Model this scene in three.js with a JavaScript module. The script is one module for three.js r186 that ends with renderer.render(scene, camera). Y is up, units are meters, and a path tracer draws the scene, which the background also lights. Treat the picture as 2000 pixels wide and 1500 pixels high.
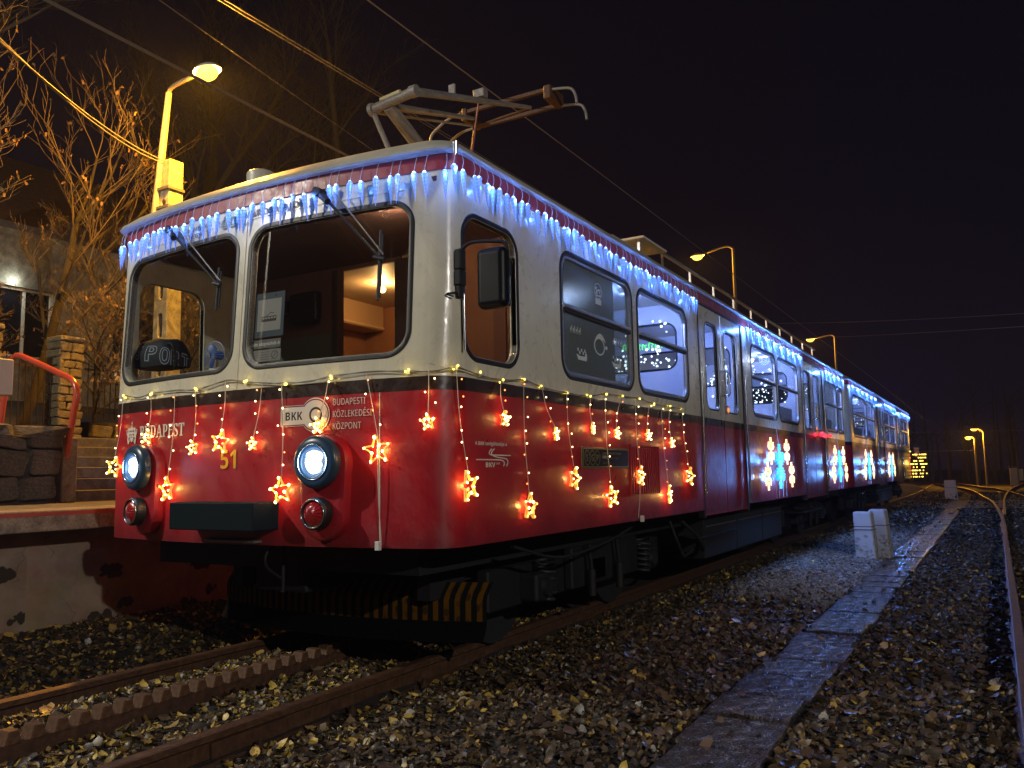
import * as THREE from 'three';
import { mergeGeometries, toCreasedNormals } from 'three/addons/utils/BufferGeometryUtils.js';
import { RoundedBoxGeometry } from 'three/addons/geometries/RoundedBoxGeometry.js';
import { ImprovedNoise } from 'three/addons/math/ImprovedNoise.js';

// ---------- camera, sky, exposure ----------
const scene = new THREE.Scene();
const camera = new THREE.PerspectiveCamera(49.9, 4 / 3, 0.05, 900);
camera.position.set(4.074, 1.197, 3.575);
camera.rotation.set(0.1088, 0.5262, -0.0177, 'YXZ');
const renderer = new THREE.WebGLRenderer({ antialias: true });
renderer.toneMapping = THREE.LinearToneMapping;
renderer.toneMappingExposure = 1.08;
renderer.shadowMap.enabled = true;
{ // a moonless city-night sky: almost black, a little paler and warmer towards the horizon
  const w = 64, h = 64, d = new Float32Array(w * h * 4);
  for (let j = 0; j < h; j++) for (let i = 0; i < w; i++) {
    const el = ((j + 0.5) / h - 0.5) * Math.PI, t = Math.pow(1 - Math.max(0, Math.sin(el)), 2.2), o = (j * w + i) * 4;
    d[o] = 0.0010 + 0.0028 * t; d[o + 1] = 0.0009 + 0.0016 * t; d[o + 2] = 0.0030 + 0.0034 * t; d[o + 3] = 1;
  }
  const t = new THREE.DataTexture(d, w, h, THREE.RGBAFormat, THREE.FloatType);
  t.mapping = THREE.EquirectangularReflectionMapping; t.magFilter = t.minFilter = THREE.LinearFilter; t.needsUpdate = true;
  scene.background = t; scene.environment = t;
}
const FOG = 0.0006;
if (FOG) scene.fog = new THREE.FogExp2(new THREE.Color().setRGB(0.78, 0.8, 1), FOG);

// ---------- helpers ----------
let seed = 7;
const rnd = () => { seed = (seed + 0x6d2b79f5) | 0; let t = Math.imul(seed ^ (seed >>> 15), 1 | seed); t = (t + Math.imul(t ^ (t >>> 7), 61 | t)) ^ t; return ((t ^ (t >>> 14)) >>> 0) / 4294967296; };
const rr = (a, b) => a + (b - a) * rnd();
const noise = new ImprovedNoise(), N3 = (x, y, z) => noise.noise(x, y, z);
const V = (x, y, z) => new THREE.Vector3(x, y, z);
const counts = {};
function numbered(n) { const k = counts[n] = (counts[n] ?? -1) + 1; return k ? n + '_' + String(k).padStart(3, '0') : n; }
function thing(name, label, category, pos = [0, 0, 0], group) {
  const o = new THREE.Group(); o.name = numbered(name); o.position.set(...pos); scene.add(o);
  o.userData.label = label; o.userData.category = category; if (group) o.userData.group = group;
  return o;
}
function prep(g) { // every geometry: non-indexed, position normal uv
  if (g.index) g = g.toNonIndexed();
  for (const k of Object.keys(g.attributes)) if (!['position', 'normal', 'uv'].includes(k)) g.deleteAttribute(k);
  if (!g.attributes.normal) g.computeVertexNormals();
  if (!g.attributes.uv) g.setAttribute('uv', new THREE.BufferAttribute(new Float32Array(g.attributes.position.count * 2), 2));
  g.morphAttributes = {};
  return g;
}
const join = (gs) => gs.length === 1 ? gs[0] : mergeGeometries(gs.map(prep));
function M(name, gs, mat, parent = scene) {
  const m = new THREE.Mesh(Array.isArray(gs) ? join(gs) : gs, mat);
  m.name = parent === scene ? numbered(name) : name; m.castShadow = m.receiveShadow = true; parent.add(m); return m;
}
function struct(name, gs, mat) { const m = M(name, gs, mat); m.userData.kind = 'structure'; return m; }
function tag(o, label, category, group) { o.userData.label = label; o.userData.category = category; if (group) o.userData.group = group; return o; }
function box(x0, x1, y0, y1, z0, z1, r = 0, uvm = true) {
  const g = r ? new RoundedBoxGeometry(Math.abs(x1 - x0), Math.abs(y1 - y0), Math.abs(z1 - z0), 1, r) : new THREE.BoxGeometry(Math.abs(x1 - x0), Math.abs(y1 - y0), Math.abs(z1 - z0));
  g.translate((x0 + x1) / 2, (y0 + y1) / 2, (z0 + z1) / 2);
  if (uvm) boxuv(g);
  return prep(g);
}
function boxuv(g) {
  const p = g.attributes.position, n = g.attributes.normal, u = new Float32Array(p.count * 2);
  for (let i = 0; i < p.count; i++) {
    const ax = Math.abs(n.getX(i)), ay = Math.abs(n.getY(i)), az = Math.abs(n.getZ(i));
    if (ax >= ay && ax >= az) { u[2 * i] = p.getZ(i); u[2 * i + 1] = p.getY(i); } else if (ay >= az) { u[2 * i] = p.getX(i); u[2 * i + 1] = p.getZ(i); } else { u[2 * i] = p.getX(i); u[2 * i + 1] = p.getY(i); }
  }
  g.setAttribute('uv', new THREE.BufferAttribute(u, 2)); return g;
}
function rod(a, b, r0, r1 = r0, seg = 8) { // tapered cylinder between two points
  const A = V(...a), B = V(...b), d = B.clone().sub(A), g = new THREE.CylinderGeometry(r1, r0, d.length(), seg);
  g.applyQuaternion(new THREE.Quaternion().setFromUnitVectors(V(0, 1, 0), d.normalize())); g.translate(...A.add(B).multiplyScalar(0.5).toArray());
  return prep(g);
}
function tube(pts, r, seg = 24, rad = 8, closed = false, tension = 0.5) { return prep(new THREE.TubeGeometry(new THREE.CatmullRomCurve3(pts.map((p) => V(...p)), closed, 'catmullrom', tension), seg, r, rad, closed)); }
function polytube(pts, r, rad = 6) { // straight runs with a small rounding at the corners
  const c = new THREE.CurvePath();
  for (let i = 0; i < pts.length - 1; i++) c.add(new THREE.LineCurve3(V(...pts[i]), V(...pts[i + 1])));
  return prep(new THREE.TubeGeometry(c, (pts.length - 1) * 4, r, rad));
}
function ball(x, y, z, r, a = 8, b = 6) { const g = new THREE.SphereGeometry(r, a, b); g.translate(x, y, z); return prep(g); }
function rrect(x0, y0, x1, y1, r, P = THREE.Shape) {
  const s = new P(); r = Math.min(r, (x1 - x0) / 2 - 1e-4, (y1 - y0) / 2 - 1e-4);
  s.moveTo(x0 + r, y0); s.lineTo(x1 - r, y0); s.absarc(x1 - r, y0 + r, r, -Math.PI / 2, 0); s.lineTo(x1, y1 - r); s.absarc(x1 - r, y1 - r, r, 0, Math.PI / 2);
  s.lineTo(x0 + r, y1); s.absarc(x0 + r, y1 - r, r, Math.PI / 2, Math.PI); s.lineTo(x0, y0 + r); s.absarc(x0 + r, y0 + r, r, Math.PI, 1.5 * Math.PI); return s;
}
const rect = (x0, y0, x1, y1) => { const s = new THREE.Shape(); s.moveTo(x0, y0); s.lineTo(x1, y0); s.lineTo(x1, y1); s.lineTo(x0, y1); s.closePath(); return s; };
const ext = (shape, depth, bevel = 0, cs = 8) => prep(new THREE.ExtrudeGeometry(shape, bevel ? { depth: depth - 2 * bevel, bevelEnabled: true, bevelThickness: bevel, bevelSize: bevel, bevelOffset: -bevel, bevelSegments: 2, curveSegments: cs } : { depth, bevelEnabled: false, curveSegments: cs }));
const rgb = (r, g, b) => new THREE.Color().setRGB(r, g, b);
function mat(r, g, b, rough = 0.6, o = {}) { return new THREE.MeshStandardMaterial({ color: rgb(r, g, b), roughness: rough, ...o }); }
function glow(r, g, b, k = 1, base = 0.2) { return new THREE.MeshStandardMaterial({ color: rgb(base, base, base), emissive: rgb(r, g, b), emissiveIntensity: k, roughness: 0.4 }); }
function canvas(w, h, f, srgb = true) {
  const c = document.createElement('canvas'); c.width = w; c.height = h; f(c.getContext('2d'), w, h);
  const t = new THREE.CanvasTexture(c); if (srgb) t.colorSpace = THREE.SRGBColorSpace; t.wrapS = t.wrapT = THREE.RepeatWrapping; return t;
}
function noiseTex(n, f, srgb = true) { // f(u, v) -> [r, g, b] 0..1, written once per pixel
  const d = new Uint8Array(n * n * 4);
  for (let j = 0; j < n; j++) for (let i = 0; i < n; i++) { const c = f(i / n, j / n), o = (j * n + i) * 4; for (let k = 0; k < 3; k++) d[o + k] = Math.max(0, Math.min(255, c[k] * 255)); d[o + 3] = 255; }
  const t = new THREE.DataTexture(d, n, n, THREE.RGBAFormat); t.magFilter = t.minFilter = THREE.LinearFilter; t.wrapS = t.wrapT = THREE.RepeatWrapping;
  if (srgb) t.colorSpace = THREE.SRGBColorSpace; t.needsUpdate = true; return t;
}
// noise that tiles over the unit square
const tn = (u, v, f, s) => { const a = u * Math.PI * 2, b = v * Math.PI * 2; return N3(Math.cos(a) * f + s, Math.sin(a) * f + Math.cos(b) * f * 0.7, Math.sin(b) * f + s * 3.1); };
const scaled = (t, a, b) => { const c = t.clone(); c.repeat.set(a, b); c.needsUpdate = true; return c; };
function pointLight(x, y, z, color, I, rad = 1) {
  const l = new THREE.PointLight(color, I, 0, 2); l.position.set(x, y, z); l.castShadow = true; l.shadow.radius = rad; l.shadow.mapSize.set(256, 256); scene.add(l); return l;
}

// ---------- textures and materials ----------
const grimeT = noiseTex(512, (u, v) => { // vertical run-off streaks and soft dirt on old paint
  const s = tn(u, v * 0.0 + 0.13, 9, 2) * 0.5 + tn(u, 0.4, 22, 5) * 0.5, m = tn(u, v, 1.6, 1) * 0.6 + tn(u, v, 5, 9) * 0.3, f = tn(u, v, 24, 4) * 0.25;
  const k = 0.93 + 0.04 * s + 0.06 * m + 0.03 * f; return [k, k * 0.995, k * 0.975];
});
const roughT = noiseTex(256, (u, v) => { const k = 0.72 + 0.28 * tn(u, v, 3, 3) + 0.2 * tn(u, v, 12, 7); return [k, k, k]; }, false);
const bumpT = noiseTex(256, (u, v) => { const k = 0.5 + 0.35 * tn(u, v, 6, 3) + 0.25 * tn(u, v, 18, 7); return [k, k, k]; }, false);
const concT = noiseTex(512, (u, v) => { const k = 0.78 + 0.2 * tn(u, v, 2, 11) + 0.14 * tn(u, v, 8, 12) + 0.16 * tn(u, v, 40, 13); return [k, k * 0.98, k * 0.95]; });
const rustT = noiseTex(256, (u, v) => { const m = 0.5 + 0.5 * tn(u, v, 4, 21) + 0.35 * tn(u, v, 16, 22); return [0.55 + 0.35 * m, 0.42 + 0.33 * m, 0.33 + 0.33 * m]; });
const slabT = noiseTex(512, (u, v) => { const a = tn(u, v, 90, 31), k = 0.55 + 0.3 * tn(u, v, 2, 33) + 0.3 * tn(u, v, 9, 34) + (a > 0.25 ? 0.55 : 0) + 0.25 * a; return [k, k, k]; });
const redT = noiseTex(512, (u, v) => { const n = tn(u, v, 3, 51) * 0.5 + tn(u, v, 30, 52) * 0.5, st = tn(u, 0.3, 26, 53), dust = Math.max(0, Math.min(1, (0.475 - v) / 0.075 + 0.6 * n)) * (v > 0.38 ? 1 : 0) * 0.5, k = 0.94 + 0.05 * tn(u, v, 1.6, 54) + 0.03 * st, chip = tn(u, v, 45, 55) > 0.62 && v < 0.52 ? 0.55 : 1; return [k * (1 - dust * 0.45) * chip, k * (1 - dust * 0.1), k * (1 - dust * 0.15)]; });
const T2 = (t, s = 0.5) => scaled(t, s, s);
const paint = (r, g, b, rough = 0.42, o = {}) => new THREE.MeshPhysicalMaterial({ color: rgb(r, g, b), map: T2(grimeT, 0.45), roughness: rough, roughnessMap: T2(roughT, 0.7), bumpMap: T2(bumpT, 0.5), bumpScale: 0.0012, clearcoat: 0.35, clearcoatRoughness: 0.22, ...o });
const CREAM = paint(0.69, 0.66, 0.55, 0.45, { clearcoat: 0.15, clearcoatRoughness: 0.15 }), RED = paint(0.38, 0.013, 0.022, 0.58, { map: T2(redT, 0.5), bumpScale: 0.0004, clearcoat: 0.07, clearcoatRoughness: 0.3 }), BAND = paint(0.026, 0.012, 0.011, 0.5, { clearcoat: 0.1 }), ROOF = paint(0.5, 0.5, 0.47, 0.6, { clearcoat: 0 }), STRIPE = paint(0.33, 0.04, 0.05, 0.6, { clearcoat: 0 });
const RUBBER = mat(0.009, 0.009, 0.01, 0.5), BLACK = mat(0.006, 0.006, 0.008, 0.75), DARK = mat(0.016, 0.016, 0.019, 0.6), CHROME = mat(0.75, 0.75, 0.75, 0.18, { metalness: 1 }), ALU = mat(0.55, 0.55, 0.56, 0.35, { metalness: 0.9 });
const STEEL = mat(0.2, 0.19, 0.18, 0.5, { metalness: 0.6 }), UNDER = mat(0.008, 0.008, 0.01, 0.7, { map: T2(concT, 1) });
const GLASS = new THREE.MeshPhysicalMaterial({ color: rgb(0.9, 0.93, 0.93), roughness: 0.02, transmission: 1, thickness: 0, ior: 1.5 });
const RUST = mat(0.12, 0.075, 0.045, 0.75, { map: T2(rustT, 1.3), bumpMap: T2(bumpT, 2), bumpScale: 0.002 }), RAILTOP = mat(0.17, 0.13, 0.095, 0.55, { metalness: 0.2, map: T2(rustT, 1.3) });
const CONC = mat(0.3, 0.28, 0.25, 0.9, { map: T2(concT, 0.7), bumpMap: T2(concT, 1.4), bumpScale: 0.004 });
const SOIL = mat(0.03, 0.022, 0.016, 0.95, { map: T2(concT, 0.9), bumpMap: T2(concT, 1.2), bumpScale: 0.02 });
const WHITEPAINT = mat(0.72, 0.72, 0.7, 0.6, { map: T2(grimeT, 1) });
const decal = (t, o = {}) => new THREE.MeshStandardMaterial({ map: t, transparent: true, roughness: 0.5, ...o });

// ---------- ground, tracks, path ----------
const sstep = (a, b, x) => { const t = Math.max(0, Math.min(1, (x - a) / (b - a))); return t * t * (3 - 2 * t); };
function gh(x, z) {
  let y = -0.14 + 0.018 * N3(x * 1.3, z * 1.3, 3) + 0.01 * N3(x * 5, z * 5, 8);
  y += 0.24 * sstep(-1.05, -2.15, x);                       // leaves and stones heaped against the platform wall
  y += 0.04 * sstep(1.0, 1.7, x) * (1 - sstep(2.1, 2.55, x)); // ballast shoulder
  if (x > -0.72 && x < -0.03) y += 0.075 * sstep(-0.72, -0.6, x); if (x > 0.05 && x < 0.72) y += 0.06;
  y -= 0.03 * sstep(2.5, 2.62, x) * (1 - sstep(3.02, 3.15, x));
  y -= 0.35 * sstep(-40, -120, z);
  return y;
}
{
  const xs = [], zs = [];
  for (const [a, b, s] of [[-220, -40, 30], [-40, -6, 4], [-6, -2.3, 0.6], [-2.3, 6.5, 0.1], [6.5, 14, 0.6], [14, 40, 4], [40, 220, 30]]) for (let x = a; x < b - 1e-6; x += s) xs.push(x); xs.push(220);
  for (const [a, b, s] of [[-420, -90, 30], [-90, -30, 3], [-30, -8, 0.4], [-8, 3.2, 0.1], [3.2, 10, 0.5], [10, 60, 8]]) for (let z = a; z < b - 1e-6; z += s) zs.push(z); zs.push(60);
  const p = [], u = [], ix = [];
  for (const z of zs) for (const x of xs) { p.push(x, gh(x, z), z); u.push(x, z); }
  const w = xs.length; for (let j = 0; j < zs.length - 1; j++) for (let i = 0; i < w - 1; i++) { const a = j * w + i; ix.push(a, a + w, a + 1, a + 1, a + w, a + w + 1); }
  const g = new THREE.BufferGeometry(); g.setAttribute('position', new THREE.Float32BufferAttribute(p, 3)); g.setAttribute('uv', new THREE.Float32BufferAttribute(u, 2)); g.setIndex(ix); g.computeVertexNormals();
  struct('ground', g, SOIL);
}
function railAlong(pts, name, parent) { // a flat-bottomed rail swept along a line of [x, z]
  const prof = [[-0.036, 0], [-0.036, -0.03], [-0.01, -0.045], [-0.01, -0.125], [-0.065, -0.14], [-0.065, -0.15], [0.065, -0.15], [0.065, -0.14], [0.01, -0.125], [0.01, -0.045], [0.036, -0.03], [0.036, 0], [0.028, 0.006], [-0.028, 0.006]];
  const c = new THREE.CatmullRomCurve3(pts.map(([x, z]) => V(x, 0, z))), n = Math.max(2, pts.length * 8), p = [], u = [], ix = [];
  for (let i = 0; i <= n; i++) { const q = c.getPoint(i / n), t = c.getTangent(i / n), sx = -t.z, sz = t.x; for (let k = 0; k <= prof.length; k++) { const [a, b] = prof[k % prof.length]; p.push(q.x + sx * a, b, q.z + sz * a); u.push(q.z, k * 0.05); } }
  const w = prof.length + 1; for (let i = 0; i < n; i++) for (let k = 0; k < w - 1; k++) { const a = i * w + k; ix.push(a, a + 1, a + w, a + 1, a + w + 1, a + w); }
  let g = new THREE.BufferGeometry(); g.setAttribute('position', new THREE.Float32BufferAttribute(p, 3)); g.setAttribute('uv', new THREE.Float32BufferAttribute(u, 2)); g.setIndex(ix); g = toCreasedNormals(g, 0.5);
  return M(name, prep(g), RAILTOP, parent);
}
{
  const t = thing('railway_track', 'rusty rails with a toothed rack between them under the red train', 'railway track');
  for (const s of [-1, 1]) { railAlong([[s * 0.7525, 9], [s * 0.7525, 0], [s * 0.7525, -20], [s * 0.7525, -40], [s * 0.7525 - 0.6, -62]], 'rail', t); }
  for (const [s, zj] of [[-1, 0.95], [1, 0.55]]) M('fishplate', [box(s * 0.7525 - 0.03, s * 0.7525 - 0.012, -0.12, -0.045, zj - 0.24, zj + 0.24, 0.004), box(s * 0.7525 + 0.012, s * 0.7525 + 0.03, -0.12, -0.045, zj - 0.24, zj + 0.24, 0.004)], RUST, t);
  const rack = M('rack_rail', [box(-0.03, 0.03, -0.15, -0.01, -16, 8), box(-0.07, 0.07, -0.155, -0.135, -16, 8.01)], RUST, t);
  const tg = (() => { const s = new THREE.Shape(); s.moveTo(-0.042, 0); s.lineTo(-0.023, 0.062); s.lineTo(0.023, 0.062); s.lineTo(0.042, 0); s.closePath(); const g = ext(s, 0.085, 0.004, 2); g.translate(0, -0.012, -0.0425); g.rotateY(Math.PI / 2); return boxuv(g); })();
  const RACKM = mat(0.19, 0.135, 0.08, 0.65, { map: T2(rustT, 2) });
  for (let i = 0; i < 56; i++) { const m = M('tooth', tg, RACKM, rack); m.position.z = 2.6 - i * 0.118; }
  for (let i = 0; i < 42; i++) { const z = 3.3 - i * 0.68; M('sleeper', box(-1.25, 1.25, -0.3, -0.145, z - 0.12, z + 0.12, 0.01), RUST, t); }
  for (let i = 0; i < 9; i++) { const z = 2.6 - i * 0.68; for (const x of [-0.85, -0.655, 0.655, 0.85]) M('rail_fastening', [rod([x, -0.15, z], [x, -0.1, z], 0.022, 0.022, 6), rod([x, -0.1, z], [x, -0.08, z], 0.012, 0.012, 6)], RUST, t); }
}
{
  const t = thing('railway_track', 'second railway track curving away at the far end of the path', 'railway track');
  railAlong([[4.13, 9], [4.13, 0], [4.13, -10], [4.12, -19], [3.9, -28.5], [3.6, -33.9], [2.7, -46.5], [1.6, -54], [0.2, -64]], 'rail', t);
  railAlong([[5.565, 9], [5.565, 0], [5.565, -10], [5.555, -19], [5.36, -28.5], [5.05, -34], [4.12, -46.5], [3.0, -54], [1.6, -64]], 'rail', t);
  railAlong([[4.18, -20], [4.3, -34], [4.75, -48], [5.6, -62]], 'rail', t); railAlong([[5.6, -20], [5.74, -34], [6.2, -48], [7, -62]], 'rail', t);
}
{ // path of concrete slabs
  const base = struct('footpath', box(2.6, 3.06, -0.4, -0.175, -34, 4), SOIL);
  const mats = [0, 1, 2, 3].map((i) => mat(0.11 + 0.012 * i, 0.098 + 0.011 * i, 0.09 + 0.01 * i, 0.48, { map: scaled(slabT, 1.3, 1.3), roughnessMap: scaled(slabT, 1.3, 1.3), bumpMap: scaled(slabT, 2.2, 2.2), bumpScale: 0.008 }));
  let z = 2.4; while (z > -33) {
    const l = rr(0.42, 0.6), w = rr(0.44, 0.48), g = box(-w / 2, w / 2, -0.05, 0, -l + 0.03, 0, 0.012);
    const m = M('slab', g, mats[(rnd() * 4) | 0], base); m.position.set(2.83 + rr(-0.025, 0.025), -0.122 + rr(-0.008, 0.008), z); m.rotation.set(rr(-0.012, 0.012), rr(-0.02, 0.02), rr(-0.012, 0.012)); z -= l;
  }
}
// ---------- platform, retaining wall, stairs ----------
{
  struct('platform', [box(-4.6, -2.26, 0.55, 0.985, -60, 12)], mat(0.16, 0.14, 0.12, 0.9, { map: T2(concT, 0.6), bumpMap: T2(concT, 1), bumpScale: 0.01 }));
  const wallT = canvas(1024, 512, (c, w, h) => { // plaster with patches fallen off
    c.fillStyle = '#cdb9a2'; c.fillRect(0, 0, w, h);
    for (let i = 0; i < 900; i++) { c.fillStyle = `rgba(${90 + rnd() * 110 | 0},${80 + rnd() * 90 | 0},${65 + rnd() * 70 | 0},0.07)`; c.beginPath(); c.arc(rnd() * w, rnd() * h, 5 + rnd() * 50, 0, 7); c.fill(); }
    c.fillStyle = '#4a3d33'; const blob = (x, y, r, k) => { for (let i = 0; i < k; i++) { c.beginPath(); c.ellipse(x + (rnd() - 0.5) * r * 2.2, y + (rnd() - 0.5) * r * 1.1, r * (0.25 + rnd() * 0.5), r * (0.2 + rnd() * 0.35), rnd() * 3, 0, 7); c.fill(); } };
    for (let k = 0; k < 3; k++) { const o = k * 340; blob(o + 70, 300 + rnd() * 60, 26, 22); blob(o + 20, 430, 20, 10); blob(o + 100, 120 + rnd() * 60, 6, 4); blob(o + 50, 30, 12, 6); blob(o + 110, 470, 26, 16); }
    c.strokeStyle = 'rgba(30,22,18,.5)'; for (let i = 0; i < 14; i++) { c.lineWidth = 1; c.beginPath(); let x = rnd() * w, y = rnd() * h; c.moveTo(x, y); for (let k = 0; k < 8; k++) { x += (rnd() - 0.5) * 40; y += rnd() * 22; c.lineTo(x, y); } c.stroke(); }
  });
  const wm = mat(0.46, 0.44, 0.43, 0.9, { map: scaled(wallT, 1 / 2.6, 1 / 1.3), bumpMap: scaled(wallT, 1 / 2.6, 1 / 1.3), bumpScale: 0.01 });
  struct('platform_wall', box(-2.6, -2.2, -0.4, 0.82, -60, 12), wm);
  const edge = struct('platform_edge', box(-2.35, -1.9, 0.835, 0.85, -60, 12), CONC);
  const cm = [0, 1].map((i) => mat(0.33 + i * 0.05, 0.27 + i * 0.04, 0.2 + i * 0.03, 0.85, { map: T2(concT, 1.1), bumpMap: T2(concT, 2), bumpScale: 0.006 })), redm = mat(0.34, 0.05, 0.03, 0.7, { map: T2(grimeT, 1) });
  for (let i = 0; i < 30; i++) { const z0 = 3 - i * 1.2, l = i > 14 ? 3 : 1.19; const m = M('coping_slab', box(-2.34, -1.8, 0.85, 1.0, z0 - 1.188, z0, 0.012), cm[i % 2], edge); m.position.y = rr(-0.003, 0.003); M('edge_stripe', box(-1.8, -1.797, 0.962, 0.99, z0 - 1.185, z0), redm, m); }
}
const stoneGeos = [0, 1, 2, 3, 4].map((k) => { const g = new RoundedBoxGeometry(1, 1, 1, 2, 0.16), p = g.attributes.position; for (let i = 0; i < p.count; i++) { const x = p.getX(i), y = p.getY(i), z = p.getZ(i), a = 0.16; p.setXYZ(i, x + a * N3(y * 1.7 + k * 7, z * 1.7, k), y + a * N3(x * 1.7, z * 1.7 + k * 3, k + 5), z + a * N3(x * 1.7 + k, y * 1.7, k + 9)); } g.computeVertexNormals(); return prep(boxuv(g)); });
const stoneM = [0, 1, 2].map((i) => mat(0.4 + i * 0.06, 0.36 + i * 0.05, 0.33 + i * 0.05, 0.9, { map: T2(concT, 1.2), bumpMap: T2(concT, 1.5), bumpScale: 0.1 })), litStoneM = [0, 1, 2].map((i) => mat(0.6 + i * 0.06, 0.5 + i * 0.05, 0.28 + i * 0.04, 0.9, { map: T2(concT, 1.2), bumpMap: T2(concT, 1.5), bumpScale: 0.1 })), MORTAR = mat(0.06, 0.05, 0.045, 0.95, { map: T2(concT, 1) });  // second stone set: yellow of the street lamp put into its colour
function stonework(parent, face, u0, u1, y0, y1, size, sm = stoneM) { // face: (u, y, d) -> position; stones laid in uneven courses
  let y = y0; while (y < y1 - size * 0.3) {
    const h = Math.min(size * rr(0.6, 0.95), y1 - y); let u = u0 - rr(0, size * 0.2);
    while (u < u1) { const w = Math.min(size * rr(0.7, 1.5), u1 - u + 0.02); if (w > size * 0.25) { const m = M('stone', stoneGeos[(rnd() * 5) | 0], sm[(rnd() * 3) | 0], parent); face(m, u + w / 2, y + h / 2 + rr(-0.02, 0.02) * size, w * 0.9, h * 0.88); } u += w; }
    y += h;
  }
}
{
  const w = thing('retaining_wall', 'rough stone wall at the back of the platform beside the stairs', 'stone wall');
  M('mortar', box(-4.85, -4.25, 0.9, 1.68, -1.42, 3), MORTAR, w);
  stonework(w, (m, u, y, a, b) => { m.position.set(-4.24, y, -u); m.scale.set(0.2, b, a); m.rotation.x = rr(-0.12, 0.12); m.rotation.y = rr(-0.06, 0.06); }, -1.6, 1.42, 1.0, 1.66, 0.32);
  for (let i = 0; i < 7; i++) { const m = M('coping_stone', stoneGeos[i % 5], stoneM[i % 3], w); m.position.set(-4.45, 1.7, -1.2 + i * 0.55); m.scale.set(0.62, 0.13, 0.56); }
  const s = thing('stone_stairs', 'grey stone steps rising from the platform behind the red handrail', 'stairs');
  for (let i = 0; i < 6; i++) M('step', box(-6.3, -4.45 - i * 0.3, 0.98 + i * 0.13, 1.11 + i * 0.13 - 0.004, -3.6, -1.62, 0.01), mat(0.17, 0.16, 0.17, 0.85, { map: T2(concT, 1) }), s);
  M('side_block', box(-4.75, -4.2, 0.985, 1.66, -1.62, -1.45, 0.02), CONC, s);
  const redp = paint(0.5, 0.07, 0.04, 0.45);
  const h = thing('handrail', 'red tubular handrail bent over the stone stairs', 'handrail');
  M('rail_tube', tube([[-5.5, 1.72, -1.5], [-5.42, 2.2, -1.5], [-5.36, 2.5, -1.5], [-5.22, 2.6, -1.5], [-4.95, 2.53, -1.5], [-4.4, 2.34, -1.5], [-4.15, 2.24, -1.5], [-4.08, 2.1, -1.5], [-4.13, 1.85, -1.5], [-4.34, 0.98, -1.5]], 0.032, 64, 10), redp, h);
  M('base_plate', [box(-4.42, -4.26, 0.985, 1.0, -1.56, -1.44)], redp, h);
}
struct('terrace', box(-8.4, -4.86, 1.2, 1.7, -1.4, 12), SOIL);
{ // hillside: one rising sheet behind the fence
  const g = new THREE.PlaneGeometry(1, 1, 60, 60), p = g.attributes.position;
  for (let i = 0; i < p.count; i++) { const a = p.getX(i) + 0.5, b = p.getY(i) + 0.5, x = -6.5 - a * a * 90, z = 30 - b * 130; p.setXYZ(i, x, 1.66 + (-6.5 - x) * 0.16 + 0.25 * N3(x * 0.4, z * 0.4, 4) * Math.min(1, a * 8), z); }
  g.computeVertexNormals(); boxuv(g); struct('hillside', prep(g), mat(0.045, 0.035, 0.022, 0.95, { map: T2(concT, 0.4), side: THREE.DoubleSide }));
  struct('bank', box(-6.45, -6.2, 0.9, 1.72, -60, -3.6), stoneM[0]); struct('yard', box(-7.6, -6.28, 1.2, 1.7, -3.6, -1.4), SOIL);
}
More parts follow.
